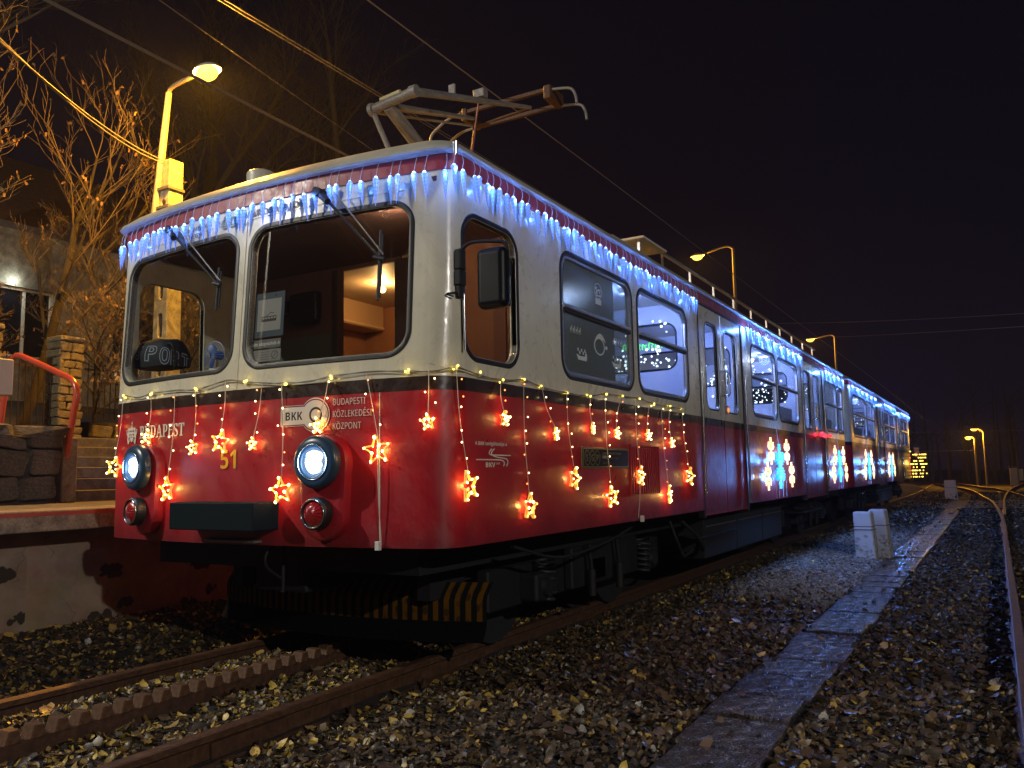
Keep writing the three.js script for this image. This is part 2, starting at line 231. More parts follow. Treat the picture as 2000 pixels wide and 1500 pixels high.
{ // gate pillars and iron fence along the top of the stairs
  function pillar(z, label, h) {
    const t = thing('gate_pillar', label, 'pillar', [-6.88, 1.7, z]);
    M('core', box(-0.14, 0.14, 0, h, -0.14, 0.14), MORTAR, t);
    stonework(t, (m, u, y, a, b) => { m.position.set(0.14, y, u); m.scale.set(0.07, b, a); }, -0.15, 0.15, 0.02, h, 0.15, litStoneM);
    stonework(t, (m, u, y, a, b) => { m.position.set(u, y, 0.14); m.scale.set(a, b, 0.07); }, -0.15, 0.15, 0.02, h, 0.15, litStoneM);
    M('cap', box(-0.18, 0.18, h, h + 0.08, -0.18, 0.18, 0.03), litStoneM[2], t);
  }
  pillar(-3.06, 'square stone gate pillar standing right behind the red handrail', 1.4);
  pillar(-1.98, 'stone gate pillar cut by the left edge of the photo', 1.44);
  function fence(x, z0, z1, y0, y1, label) {
    const t = thing('iron_fence', label, 'fence'); const IRON = mat(0.05, 0.03, 0.025, 0.6, { map: T2(rustT, 2) });
    for (const y of [y0 + 0.1, y1 - 0.12]) M('rail', box(x - 0.012, x + 0.012, y - 0.012, y + 0.012, z1, z0), IRON, t);
    for (let z = z0 - 0.04; z > z1; z -= 0.085) M('picket', rod([x + 0.02, y0, z], [x + 0.02, y1 + rr(-0.01, 0.01), z], 0.008, 0.008, 5), IRON, t);
  }
  fence(-6.9, -2.24, -2.9, 1.7, 2.86, 'rusty iron picket fence between the two stone pillars');
  fence(-6.95, -3.4, -8, 2.08, 2.9, 'iron picket fence on the low wall beside the right stone pillar');
  const lw = thing('low_wall', 'low stone wall carrying the fence beside the stairs', 'low wall');
  M('mortar', box(-7.2, -6.82, 1.3, 2.03, -8, -3.4), MORTAR, lw);
  stonework(lw, (m, u, y, a, b) => { m.position.set(-6.82, y, -u); m.scale.set(0.09, b, a); }, 3.42, 5.6, 1.6, 2.05, 0.27, litStoneM);
  const sg = thing('street_sign', 'small cream notice on the fence beside the train front', 'sign');
  M('board', box(-6.8, -6.785, 2.6, 2.86, -4.4, -3.75, 0.004), mat(0.62, 0.55, 0.38, 0.7), sg);
  const st = canvas(512, 256, (c) => { c.fillStyle = '#2a1c10'; c.font = '34px serif'; c.fillText('Alj. Isten-', 60, 66); c.font = 'bold 84px serif'; c.fillText('Isten', 30, 158); c.font = '34px serif'; c.fillText('Nk.', 190, 222); });
  const sm = M('lettering', new THREE.PlaneGeometry(0.5, 0.22), decal(st), sg); sm.rotation.y = Math.PI / 2; sm.position.set(-6.782, 2.73, -4.02);
  const bx = thing('meter_cabinet', 'pale grey box on the wall at the left photo edge', 'cabinet');
  M('housing', box(-4.75, -4.3, 2.06, 2.42, -0.98, -0.35, 0.015), mat(0.5, 0.5, 0.54, 0.5, { map: T2(grimeT, 1) }), bx);
  M('post', [box(-4.6, -4.5, 1.7, 2.06, -0.9, -0.8), box(-4.6, -4.5, 1.7, 2.06, -0.5, -0.4)], STEEL, bx); M('latch', box(-4.3, -4.285, 2.2, 2.22, -0.7, -0.62), BLACK, bx);
}

// ---------- the train ----------
const A = 1.5, BOW = 0.163, RC = 0.2, Y0 = 0.80, YB = 1.673, YT = 1.751, YG = 2.955, YR = 3.05;
const plan = (() => { // half outline from the nose to where the side runs straight: [x, z, nx, nz, s]
  let x0 = A - RC * 0.82; for (let i = 0; i < 20; i++) x0 = A - RC * (1 - Math.sin(Math.atan(2 * BOW * x0 / (A * A))));
  const th0 = Math.atan(2 * BOW * x0 / (A * A)), pts = [];
  for (let i = 0; i <= 40; i++) { const x = x0 * i / 40, th = Math.atan(2 * BOW * x / (A * A)); pts.push([x, -BOW * (x / A) ** 2, Math.sin(th), Math.cos(th)]); }
  const cx = x0 - RC * Math.sin(th0), cz = -BOW * (x0 / A) ** 2 - RC * Math.cos(th0);
  for (let i = 1; i <= 16; i++) { const th = th0 + (Math.PI / 2 - th0) * i / 16; pts.push([cx + RC * Math.sin(th), cz + RC * Math.cos(th), Math.sin(th), Math.cos(th)]); }
  let s = 0; pts.forEach((p, i) => { if (i) s += Math.hypot(p[0] - pts[i - 1][0], p[1] - pts[i - 1][1]); p.push(s); });
  return pts;
})();
const SF = plan[plan.length - 1][4], ZC = plan[plan.length - 1][1];
function skinPoint(s, y, d, out = V()) { // s along the front from its centre, d outwards
  const a = Math.min(Math.abs(s), SF), sg = Math.sign(s) || 1; let i = 1; while (i < plan.length - 1 && plan[i][4] < a) i++;
  const p = plan[i - 1], q = plan[i], t = (a - p[4]) / (q[4] - p[4]), L = (k) => p[k] + (q[k] - p[k]) * t, nx = L(2), nz = L(3), e = Math.max(0, Math.abs(s) - SF);
  return out.set(sg * (L(0) + nx * d), y, L(1) + nz * d - e - Math.max(0, y - YT) * 0.06 * nz * nz);
}
const sOfX = (x) => { const a = Math.abs(x); let i = 1; while (i < plan.length - 1 && plan[i][0] < a) i++; const p = plan[i - 1], q = plan[i]; return Math.sign(x) * (p[4] + (q[4] - p[4]) * (a - p[0]) / (q[0] - p[0])); };
function wrap(g, off = 0, max = 0.06) { // bends a flat extrusion (s, y, depth) onto the front
  g = prep(g); const P = g.attributes.position; let tris = [];
  for (let i = 0; i < P.count; i += 3) tris.push([0, 1, 2].map((k) => [P.getX(i + k), P.getY(i + k), P.getZ(i + k)]));
  const out = [];
  while (tris.length) { const t = tris.pop(); let b = -1, bl = max; for (let k = 0; k < 3; k++) { const l = Math.abs(t[k][0] - t[(k + 1) % 3][0]); if (l > bl) { bl = l; b = k; } }
    if (b < 0) { out.push(t); continue; } const p = t[b], q = t[(b + 1) % 3], r = t[(b + 2) % 3], m = [(p[0] + q[0]) / 2, (p[1] + q[1]) / 2, (p[2] + q[2]) / 2]; tris.push([p, m, r], [m, q, r]); }
  const pos = new Float32Array(out.length * 9), uv = new Float32Array(out.length * 6), v = V(); let i = 0, j = 0;
  for (const t of out) for (const [s, y, d] of t) { skinPoint(s, y, d + off, v); pos[i++] = v.x; pos[i++] = v.y; pos[i++] = v.z; uv[j++] = s; uv[j++] = y; }
  const r = new THREE.BufferGeometry(); r.setAttribute('position', new THREE.BufferAttribute(pos, 3)); r.setAttribute('uv', new THREE.BufferAttribute(uv, 2));
  return prep(toCreasedNormals(r, 0.6));
}
function patch(x0, x1, y0, y1, off, n = 16) { // a printed patch that follows the front, uv 0..1
  const g = new THREE.PlaneGeometry(1, 1, n, 2), p = g.attributes.position, v = V(); for (let i = 0; i < p.count; i++) { skinPoint(sOfX(x0 + (p.getX(i) + 0.5) * (x1 - x0)), y0 + (p.getY(i) + 0.5) * (y1 - y0), off, v); p.setXYZ(i, v.x, v.y, v.z); } g.computeVertexNormals(); return prep(g);
}
function sidePatch(z0, z1, y0, y1, x) { const g = new THREE.PlaneGeometry(z0 - z1, y1 - y0); g.rotateY(Math.PI / 2); g.translate(x, (y0 + y1) / 2, (z0 + z1) / 2); return prep(g); }
// flat extrusion in (u = -z, y, depth 0..t) put on the right side, outer face at x
const toSide = (g, x, sgn = 1) => { g = prep(g); const p = g.attributes.position; for (let i = 0; i < p.count; i++) { const u = p.getX(i), y = p.getY(i), d = p.getZ(i); p.setXYZ(i, sgn * (x + d), y, -u); } if (sgn > 0) { } else flip(g); g.deleteAttribute('normal'); g.computeVertexNormals(); boxuv(g); return prep(g); };
function flip(g) { for (const k of Object.keys(g.attributes)) { const a = g.attributes[k]; for (let i = 0; i < a.count; i += 3) for (let c = 0; c < a.itemSize; c++) { const o = a.array, x = o[(i + 1) * a.itemSize + c]; o[(i + 1) * a.itemSize + c] = o[(i + 2) * a.itemSize + c]; o[(i + 2) * a.itemSize + c] = x; } } return g; }

function ringShape(x0, y0, x1, y1, r, w) { const s = rrect(x0 - w, y0 - w, x1 + w, y1 + w, r + w); s.holes.push(rrect(x0, y0, x1, y1, r, THREE.Path)); return s; }
const WALLIN = mat(0.6, 0.6, 0.62, 0.6), FLOORM = mat(0.1, 0.09, 0.085, 0.7), BROWN = mat(0.34, 0.15, 0.075, 0.5, { map: T2(grimeT, 0.8) }), CABGREEN = mat(0.09, 0.1, 0.085, 0.7), CABROOF = mat(0.12, 0.06, 0.05, 0.7);
const PANELW = mat(0.66, 0.67, 0.72, 0.55);

function makeCar(name, label, L, cab, wins, doors, leftWins) {
  const car = thing(name, label, 'rail car');
  // ends
  const endPiece = (holes, back) => {
    const parts = [];
    const up = rect(-SF, YT, SF, YG); for (const h of holes) up.holes.push(rrect(sOfX(h[0]), h[1], sOfX(h[2]), h[3], h[4], THREE.Path));
    const fin = (g) => { if (back) { g.rotateY(Math.PI); g.translate(0, 0, -L); } return g; };
    parts.push(['upper_front', fin(wrap(ext(up, 0.05, 0, 10), -0.05)), CREAM], ['waist_band', fin(wrap(ext(rect(-SF, YB, SF, YT), 0.051), -0.05)), BAND], ['lower_front', fin(wrap(ext(rect(-SF, Y0, SF, YB), 0.05), -0.05)), RED], ['cornice_stripe', fin(wrap(ext(rect(-SF, YG, SF, YR), 0.062), -0.05)), STRIPE]);
    for (const [n, g, m] of parts) M(back ? n.replace('front', 'end') : n, g, m, car);
  };
  const FW = [[-1.335, 1.9, -0.085, 2.775, 0.13], [0.065, 1.9, 1.235, 2.775, 0.13]];
  endPiece(cab ? FW : [], false); endPiece([], true);
  if (cab) FW.forEach((h) => {
    const s0 = sOfX(h[0]), s1 = sOfX(h[2]);
    const w = M('windscreen', wrap(ext(ringShape(s0, h[1], s1, h[3], h[4], 0.036), 0.058, 0.008, 10), -0.045, 0.08), RUBBER, car);
    M('pane', wrap(ext(rrect(s0 + 0.002, h[1] + 0.002, s1 - 0.002, h[3] - 0.002, h[4]), 0.004), -0.024), GLASS, w);
  });
  // sides
  const cuts = doors.flat(), edges = [-ZC, ...cuts.map((d) => d), L + ZC].sort((a, b) => a - b);
  for (const sg of [1, -1]) {
    const ws = sg > 0 ? wins : leftWins;
    for (let i = 0; i < edges.length; i += 2) {
      const [u0, u1] = [edges[i], edges[i + 1]], up = rect(u0, YT, u1, YG);
      for (const w of ws) if (w.u0 > u0 && w.u1 < u1 + 0.01) up.holes.push(rrect(w.u0, w.y0, w.u1, w.y1, w.r, THREE.Path));
      M('upper_wall', toSide(ext(up, 0.05, 0, 8), A - 0.05, sg), CREAM, car);
      M('waist_band', toSide(ext(rect(u0, YB, u1, YT), 0.051), A - 0.05, sg), BAND, car);
      M('lower_wall', toSide(ext(rect(u0, Y0, u1, YB), 0.05), A - 0.05, sg), RED, car);
    }
    M('cornice_stripe', toSide(ext(rect(-ZC, YG, L + ZC, YR), 0.062), A - 0.05, sg), STRIPE, car);
    for (const w of ws) {
      const g = M('window', toSide(ext(ringShape(w.u0, w.y0, w.u1, w.y1, w.r, 0.034), 0.053, 0.008, 8), A - 0.04, sg), RUBBER, car);
      M('pane', toSide(ext(rrect(w.u0 + 0.002, w.y0 + 0.002, w.u1 - 0.002, w.y1 - 0.002, w.r), 0.004), A - 0.022, sg), w.glass || GLASS, g);
      if (w.bar) {
        M('metal_frame', toSide(ext(ringShape(w.u0 + 0.03, w.y0 + 0.03, w.u1 - 0.03, w.y1 - 0.03, w.r - 0.03, 0.026), 0.02, 0.005, 8), A - 0.018, sg), ALU, g);
        M('glazing_bar', [toSide(ext(rect(w.u0 + 0.03, w.bar - 0.028, w.u1 - 0.03, w.bar), 0.03, 0.004), A - 0.02, sg)], RUBBER, g); M('glazing_bar_trim', toSide(ext(rect(w.u0 + 0.03, w.bar + 0.001, w.u1 - 0.03, w.bar + 0.026), 0.034, 0.004), A - 0.02, sg), ALU, g);
      }
    }
    for (const [d0, d1] of doors) {
      const mid = (d0 + d1) / 2, yb = Y0 - 0.06;
      M('door_frame', [toSide(ext(rect(d0 - 0.035, yb - 0.02, d0 + 0.018, YG), 0.07, 0.006), A - 0.062, sg), toSide(ext(rect(d1 - 0.018, yb - 0.02, d1 + 0.035, YG), 0.07, 0.006), A - 0.062, sg), toSide(ext(rect(d0 + 0.018, YG - 0.012, d1 - 0.018, YG + 0.0), 0.06), A - 0.06, sg)], RUBBER, car);
      M('door_pole', [rod([sg * (A + 0.022), 0.95, -d0 + 0.02], [sg * (A + 0.022), 2.2, -d0 + 0.02], 0.012), rod([sg * (A + 0.022), 0.85, -d1 - 0.02], [sg * (A + 0.022), 2.3, -d1 - 0.02], 0.012)], CHROME, car);
      [[d0 + 0.02, mid - 0.012, 1], [mid + 0.012, d1 - 0.02, 0]].forEach(([a, b, first]) => {
        const wa = a + (first ? 0.24 : 0.12), wb = b - (first ? 0.12 : 0.2), up = rect(a, YT, b, YG - 0.014); up.holes.push(rrect(wa, 1.86, wb, 2.78, 0.1, THREE.Path));
        const dr = M('door', toSide(ext(up, 0.04), A - 0.052, sg), CREAM, car);
        M('band', toSide(ext(rect(a, YB, b, YT), 0.041), A - 0.052, sg), BAND, dr); M('lower_panel', toSide(ext(rect(a, yb, b, YB), 0.04), A - 0.052, sg), RED, dr);
        M('gasket', toSide(ext(ringShape(wa, 1.86, wb, 2.78, 0.1, 0.024), 0.05, 0.008), A - 0.052, sg), RUBBER, dr); M('pane', toSide(ext(rrect(wa + 0.002, 1.862, wb - 0.002, 2.778, 0.1), 0.004), A - 0.032, sg), GLASS, dr);
        const hz = -(first ? b - 0.05 : a + 0.05); M('handle', [tube([[sg * (A - 0.012), 2.02, hz], [sg * (A + 0.045), 2.04, hz], [sg * (A + 0.05), 2.16, hz], [sg * (A + 0.045), 2.28, hz], [sg * (A - 0.012), 2.3, hz]], 0.012, 16, 6)], CHROME, dr);
      });
      M('door_step', box(sg * (A - 0.34), sg * (A - 0.1), 0.5, 0.52, -d1 + 0.1, -d0 - 0.1), UNDER, car);
      if (sg > 0) { const b = M('door_button', prep(new THREE.CylinderGeometry(0.045, 0.05, 0.03, 16).rotateZ(Math.PI / 2).translate(A + 0.005, 1.87, -mid - 0.075)), ALU, car); M('button_lamp', prep(new THREE.CylinderGeometry(0.03, 0.03, 0.036, 12).rotateZ(Math.PI / 2).translate(A + 0.006, 1.87, -mid - 0.075)), glow(1, 0.28, 0.03, 1.4), b); }
    }
  }
  // roof: rings of the outline drawn in while they rise
  const ring = []; for (let i = plan.length - 1; i > 0; i--) ring.push([-plan[i][0], plan[i][1]]); for (const p of plan) ring.push([p[0], p[1]]); const n1 = ring.length;
  for (let i = n1 - 1; i >= 0; i--) ring.push([ring[i][0], -L - ring[i][1]]);
  const prof = [[-0.045, YR - 0.002], [0.035, YR], [0.045, YR + 0.012], [0.036, YR + 0.03], [0.012, YR + 0.05], [-0.04, YR + 0.1], [-0.13, YR + 0.15], [-0.32, YR + 0.195], [-0.7, YR + 0.235], [-1.2, YR + 0.25], [-1.499, YR + 0.254]];
  { const p = [], u = [], ix = [], w = ring.length + 1;
    for (const [ins, y] of prof) for (let i = 0; i <= ring.length; i++) { const [x, z] = ring[i % ring.length]; const X = x * (1 + ins / A), Z = -L / 2 + (z + L / 2) * (1 + ins / (L / 2)) - Math.max(0, YR - YT) * 0.06 * (z > ZC ? (z - ZC) / -ZC : 0); p.push(X, y, Z); u.push(X, Z); }
    for (let j = 0; j < prof.length - 1; j++) for (let i = 0; i < w - 1; i++) { const a = j * w + i; ix.push(a, a + 1, a + w, a + 1, a + w + 1, a + w); }
    let g = new THREE.BufferGeometry(); g.setAttribute('position', new THREE.Float32BufferAttribute(p, 3)); g.setAttribute('uv', new THREE.Float32BufferAttribute(u, 2)); g.setIndex(ix); g = prep(toCreasedNormals(g, 0.7)); M('roof', g, ROOF, car); }
  // inside
  M('floor', box(-1.44, 1.44, 0.98, 1.02, -L + 0.4, -0.35), FLOORM, car);
  M('ceiling', box(-1.44, 1.44, 2.93, 2.96, -L + 0.4, cab ? -1.42 : -0.4), WALLIN, car);
  // underneath
  M('underframe', [box(-1.15, 1.15, 0.62, 0.86, -L + 0.3, -0.35), box(-1.46, 1.46, 0.805, 0.83, -L + 0.3, -0.4), box(-0.5, 0.5, 0.3, 0.62, -L + 1, -1)], BLACK, car);
  for (const bz of [-2.75, -L + 2.75]) {
    const b = M('bogie', [box(-1.2, 1.2, 0.34, 0.5, bz - 0.12, bz + 0.12), ...[-1, 1].flatMap((s) => [box(s * 1.02, s * 1.12, 0.28, 0.56, bz - 1.6, bz + 1.6, 0.02), box(s * 1.12, s * 1.2, 0.3, 0.62, bz - 0.85, bz + 0.5, 0.02)])], UNDER, car);
    for (const wz of [bz - 1.05, bz + 1.05]) for (const s of [-1, 1]) { const w = prep(new THREE.CylinderGeometry(0.4, 0.42, 0.11, 32).rotateZ(Math.PI / 2).translate(s * 0.78, 0.4, wz)); M('wheel', w, DARK, b); M('axle_box', [box(s * 1.1, s * 1.26, 0.3, 0.5, wz - 0.13, wz + 0.13, 0.03), rod([s * 1.26, 0.4, wz], [s * 1.29, 0.4, wz], 0.07, 0.06, 14)], UNDER, b); }
    for (const wz of [bz - 0.95, bz + 0.95]) { const pts = []; for (let i = 0; i <= 60; i++) { const a = i * 0.63; pts.push([1.2 + 0.07 * Math.cos(a), 0.3 + i * 0.0048, wz + 0.07 * Math.sin(a)]); } M('coil_spring', tube(pts, 0.014, 180, 6), DARK, b); }
    for (const wz of [bz - 0.25, bz + 0.3]) M('damper', [rod([1.27, 0.24, wz], [1.27, 0.44, wz], 0.035), rod([1.27, 0.44, wz], [1.27, 0.64, wz + 0.04], 0.018)], UNDER, b);
  }
  const eqs = [[5.1, 6.35], [6.37, 7.6], [7.62, 8.75]];
  for (const [a, c] of eqs) { M('equipment_box', [box(1.06, 1.36, 0.27, 0.68, -c, -a, 0.012), box(-1.36, -1.06, 0.27, 0.68, -c, -a, 0.012)], UNDER, car); M('box_edge', box(1.362, 1.37, 0.6, 0.61, -c + 0.04, -a - 0.04), STEEL, car); }
  M('air_hose', [tube([[1.3, 0.7, -4.55], [1.4, 0.55, -4.7], [1.42, 0.42, -4.85], [1.36, 0.38, -5.0], [1.3, 0.5, -5.1]], 0.018, 30, 6), tube([[1.3, 0.72, -4.2], [1.36, 0.5, -4.25], [1.33, 0.36, -4.5], [1.3, 0.4, -4.9]], 0.015, 30, 6), tube([[1.4, 0.74, -1.0], [1.43, 0.62, -1.6], [1.42, 0.66, -2.4], [1.4, 0.74, -3.0]], 0.012, 30, 5)], BLACK, car);
  return car;
}
const BAR = 2.375;
const win = (u0, u1, o = {}) => ({ u0, u1, y0: 1.89, y1: 2.77, r: 0.13, bar: BAR, ...o });
const cabWin = { u0: 0.335, u1: 0.93, y0: 1.88, y1: 2.71, r: 0.13 };
const DUSTY = new THREE.MeshPhysicalMaterial({ color: rgb(0.6, 0.66, 0.64), roughness: 0.12, transmission: 0.85, thickness: 0, ior: 1.5 });
const mids = [win(3.03, 4.33), win(6.87, 8.2), win(8.34, 9.68), win(12.12, 13.3), win(13.42, 14.0, { r: 0.1 })];
const car1 = makeCar('rail_car', 'red and cream rack railway car in front, numbered 51', 14.38, true, [cabWin, win(1.58, 2.88, { glass: DUSTY }), ...mids], [[4.73, 6.43], [9.98, 11.85]], [cabWin, win(3.03, 4.33), win(6.87, 8.2), win(8.34, 9.68)]);
const car2 = makeCar('rail_car', 'rear red and cream rail car coupled behind the first', 14.3, false, [win(0.75, 2.85), win(3.0, 4.35), win(6.55, 7.9), win(8.05, 9.35), win(11.3, 12.4), win(12.5, 13.6)], [[4.7, 6.3], [9.6, 11.1]], []);
car2.position.set(0, 0, -14.72);
M('gangway', box(-0.7, 0.7, 0.9, 2.9, -14.9, -14.2), RUBBER, car1);

// front details of the first car
{
  const pod = (x) => {
    const s0 = sOfX(x); const p = M('lamp_pod', wrap(ext((() => { const s = new THREE.Shape(); s.absarc(s0, 1.28, 0.168, 0, Math.PI); s.lineTo(s0 - 0.15, 1.0); s.absarc(s0, 0.985, 0.15, Math.PI, 2 * Math.PI); s.closePath(); return s; })(), 0.12, 0.03, 20), -0.02, 0.05), RED, car1);
    const c = skinPoint(s0, 1.285, 0.1), nrm = skinPoint(s0, 1.285, 0.2).sub(c).normalize(), q = new THREE.Quaternion().setFromUnitVectors(V(0, 0, 1), nrm);
    const put = (g, y, d) => prep(g.applyQuaternion(q).translate(c.x + nrm.x * d, y, c.z + nrm.z * d));
    const BEZ = mat(0.02, 0.045, 0.075, 0.3);
    const lathe = (pts) => new THREE.LatheGeometry(pts.map(([r, y]) => new THREE.Vector2(r, y)), 40).rotateX(Math.PI / 2);
    const h = M('headlight', put(lathe([[0.152, -0.01], [0.15, 0.02], [0.143, 0.034], [0.12, 0.046], [0.09, 0.05], [0.078, 0.04], [0.072, 0.02]]), 1.285, 0), BEZ, car1);
    M('reflector', put(lathe([[0.072, 0.02], [0.06, 0.005], [0.02, -0.01], [0.0001, -0.01]]), 1.285, 0), CHROME, h);
    const lampm = glow(0.72, 0.86, 1, 4.5);
    for (const [dx, dy, r] of [[0, 0.008, 0.04], [-0.034, 0.034, 0.024], [0.034, 0.032, 0.024], [0, -0.038, 0.026], [-0.036, -0.018, 0.02], [0.036, -0.016, 0.018]]) { const g = new THREE.SphereGeometry(r, 14, 8); g.scale(1, 1, 0.35); g.translate(dx, dy, 0.03); M('led_lamp', put(g, 1.285, 0), lampm, h); }
    M('ring', put(new THREE.TorusGeometry(0.1, 0.004, 8, 40), 1.285, 0.05), CHROME, h);
    const lens = new THREE.SphereGeometry(0.16, 24, 8, 0, Math.PI * 2, 0, 0.68); lens.rotateX(Math.PI / 2).translate(0, 0, -0.1);
    const l = new THREE.SpotLight(rgb(0.62, 0.8, 1), 16, 0, 0.62, 0.9, 2); const lp = skinPoint(s0, 1.285, 0.17); l.position.copy(lp); l.target.position.copy(lp).add(V(nrm.x * 2, -0.35, nrm.z * 2)); l.castShadow = true; l.shadow.radius = 2; scene.add(l, l.target);
    pointLight(lp.x + nrm.x * 0.03, 1.285, lp.z + nrm.z * 0.03, rgb(0.4, 0.64, 1), 0.16, 2);
    const tl = M('tail_light', put(lathe([[0.092, -0.02], [0.092, 0.03], [0.084, 0.042], [0.074, 0.042], [0.07, 0.03]]), 0.995, 0), RUBBER, car1);
    M('rim', put(new THREE.TorusGeometry(0.079, 0.004, 8, 36), 0.995, 0.046), CHROME, tl);
    const redl = new THREE.MeshPhysicalMaterial({ color: rgb(0.3, 0.01, 0.012), roughness: 0.12, clearcoat: 1, bumpMap: scaled(noiseTex(64, (u, v) => { const k = 0.5 + 0.5 * Math.sin(u * 6.283 * 16); return [k, k, k]; }, false), 1, 1), bumpScale: 0.003 });
    const dome = new THREE.SphereGeometry(0.1, 24, 10, 0, Math.PI * 2, 0, 0.78); dome.rotateX(Math.PI / 2).translate(0, 0, -0.045); M('lens', put(dome, 0.995, 0.01), redl, tl);
  };
  pod(-0.87); pod(0.735);
  M('coupler_cover', [box(-0.36, 0.37, 0.895, 1.06, -0.05, 0.19, 0.008)], new THREE.MeshPhysicalMaterial({ color: rgb(0.004, 0.011, 0.015), roughness: 0.6, specularIntensity: 0.25 }), car1);
  M('coupler_shade', [box(-0.22, 0.24, 0.815, 0.83, -0.05, 0.06)], STEEL, car1);
  const cp = M('coupler', [box(-0.26, 0.2, 0.46, 0.79, -0.95, -0.42, 0.02), rod([0.22, 0.5, -0.2], [0.22, 0.78, -0.2], 0.012)], BLACK, car1);
  M('air_pipe', tube([[0.22, 0.8, -0.15], [0.23, 0.74, -0.05], [0.22, 0.66, -0.07], [0.21, 0.58, -0.2]], 0.01, 20, 6), BLACK, cp);
  // snow plough with warning stripes
  const ps = []; const plow = new THREE.PlaneGeometry(1, 1, 60, 10), pp = plow.attributes.position;
  for (let i = 0; i < pp.count; i++) { const a = pp.getX(i) * 2, b = pp.getY(i) + 0.5; pp.setXYZ(i, a * 1.2, 0.14 + b * 0.36, -0.78 - 0.22 * a * a - (b > 0.75 ? (b - 0.75) * 0.35 : 0) + (b < 0.25 ? (0.25 - b) * 0.2 : 0)); }
  plow.computeVertexNormals();
  const stripeT = canvas(1024, 128, (c, w, h) => { c.fillStyle = '#171717'; c.fillRect(0, 0, w, h); c.fillStyle = '#6e480c'; for (let i = 0; i < 34; i++) c.fillRect(i * w / 34 + 4, 0, w / 68, h * 0.66); c.fillStyle = '#0c0b0b'; c.fillRect(0, h * 0.66, w, h); for (let i = 0; i < 300; i++) { c.fillStyle = `rgba(20,16,12,${rnd() * 0.5})`; c.beginPath(); c.arc(rnd() * w, rnd() * h, rnd() * 9, 0, 7); c.fill(); } });
  const pl = M('snow_plough', prep(plow), new THREE.MeshPhysicalMaterial({ color: rgb(0.7, 0.7, 0.7), roughness: 0.9, specularIntensity: 0.15, map: stripeT, side: THREE.DoubleSide }), car1);
  for (const x of [-0.9, 0.8]) M('plough_bracket', box(x, x + 0.1, 0.4, 0.7, -1.2, -0.8), BLACK, pl); 
  M('steel_seam', [wrap(ext(rect(-0.006, YT + 0.002, 0.006, YG - 0.01), 0.003), 0.001), wrap(ext(rect(1.08, Y0 + 0.02, 1.086, YB - 0.002), 0.002), 0.001), wrap(ext(rect(-1.2, 2.86, 1.2, 2.866), 0.003), 0.001)], CREAM, car1);
  // lettering and emblems
  const emblem = canvas(1024, 256, (c) => { // city arms between two supporters, and the name
    c.fillStyle = '#d9d2c6'; c.font = 'bold 132px serif'; c.save(); c.translate(270, 190); c.scale(1, 1.15); c.fillText('BUDAPEST', 0, 0); c.restore();
    const E = (x, y, a, b, r = 0) => { c.beginPath(); c.ellipse(x, y, a, b, r, 0, 7); c.fill(); };
    c.fillRect(98, 120, 54, 60); E(125, 180, 27, 34); c.fillStyle = 'rgba(120,20,32,1)'; c.fillRect(106, 146, 38, 7); c.fillRect(106, 166, 38, 7); c.fillStyle = '#d9d2c6';
    c.beginPath(); c.moveTo(92, 112); c.lineTo(94, 78); c.lineTo(110, 92); c.lineTo(125, 62); c.lineTo(140, 92); c.lineTo(156, 78); c.lineTo(158, 112); c.closePath(); c.fill(); c.fillRect(121, 30, 8, 36); c.fillRect(113, 42, 24, 7);
    for (const k of [-1, 1]) { const X = (d) => 125 + k * d; E(X(64), 150, 17, 40, k * -0.2); E(X(54), 102, 17, 17); E(X(42), 136, 20, 8, k * 0.5); E(X(42), 164, 18, 7, k * -0.3); E(X(70), 204, 9, 30, k * 0.2); E(X(50), 206, 8, 28, k * -0.35); E(X(88), 138, 8, 26, k * 0.5); E(X(92), 108, 10, 9); }
  });
  M('lettering', patch(-1.24, -0.47, 1.435, 1.635, 0.006), decal(emblem), car1);
  const bkk = canvas(1024, 384, (c) => {
    const key = () => { c.beginPath(); c.moveTo(40, 92); c.lineTo(290, 92); c.arc(420, 190, 160, Math.PI + 0.65, Math.PI - 0.65 + 2 * Math.PI, false); c.lineTo(40, 290); c.quadraticCurveTo(20, 290, 20, 270); c.lineTo(20, 112); c.quadraticCurveTo(20, 92, 40, 92); c.closePath(); };
    key(); c.fillStyle = '#d4cec2'; c.fill(); c.save(); c.translate(24, 20); c.scale(0.935, 0.895); key(); c.lineWidth = 13; c.strokeStyle = '#7a2230'; c.stroke(); c.restore();
    c.fillStyle = '#2b1c1e'; c.font = 'bold 108px sans-serif'; c.fillText('BKK', 70, 230); c.lineWidth = 20; c.strokeStyle = '#2b1c1e'; c.beginPath(); c.arc(425, 190, 62, 0, 7); c.stroke();
    c.fillStyle = '#cfc3bb'; c.font = '82px sans-serif'; c.save(); c.translate(608, 0); c.scale(0.83, 1); c.fillText('BUDAPESTI', 0, 112); c.fillText('KÖZLEKEDÉSI', 0, 222); c.fillText('KÖZPONT', 0, 332); c.restore();
  });
  M('lettering', patch(0.37, 1.035, 1.44, 1.685, 0.006), decal(bkk), car1);
  const n51 = canvas(256, 256, (c) => { c.fillStyle = '#d8a60c'; c.font = 'bold 230px sans-serif'; c.save(); c.scale(0.86, 1); c.fillText('51', 14, 216); c.restore(); });
  M('number', patch(-0.14, 0.06, 1.235, 1.415, 0.006, 6), decal(n51), car1);
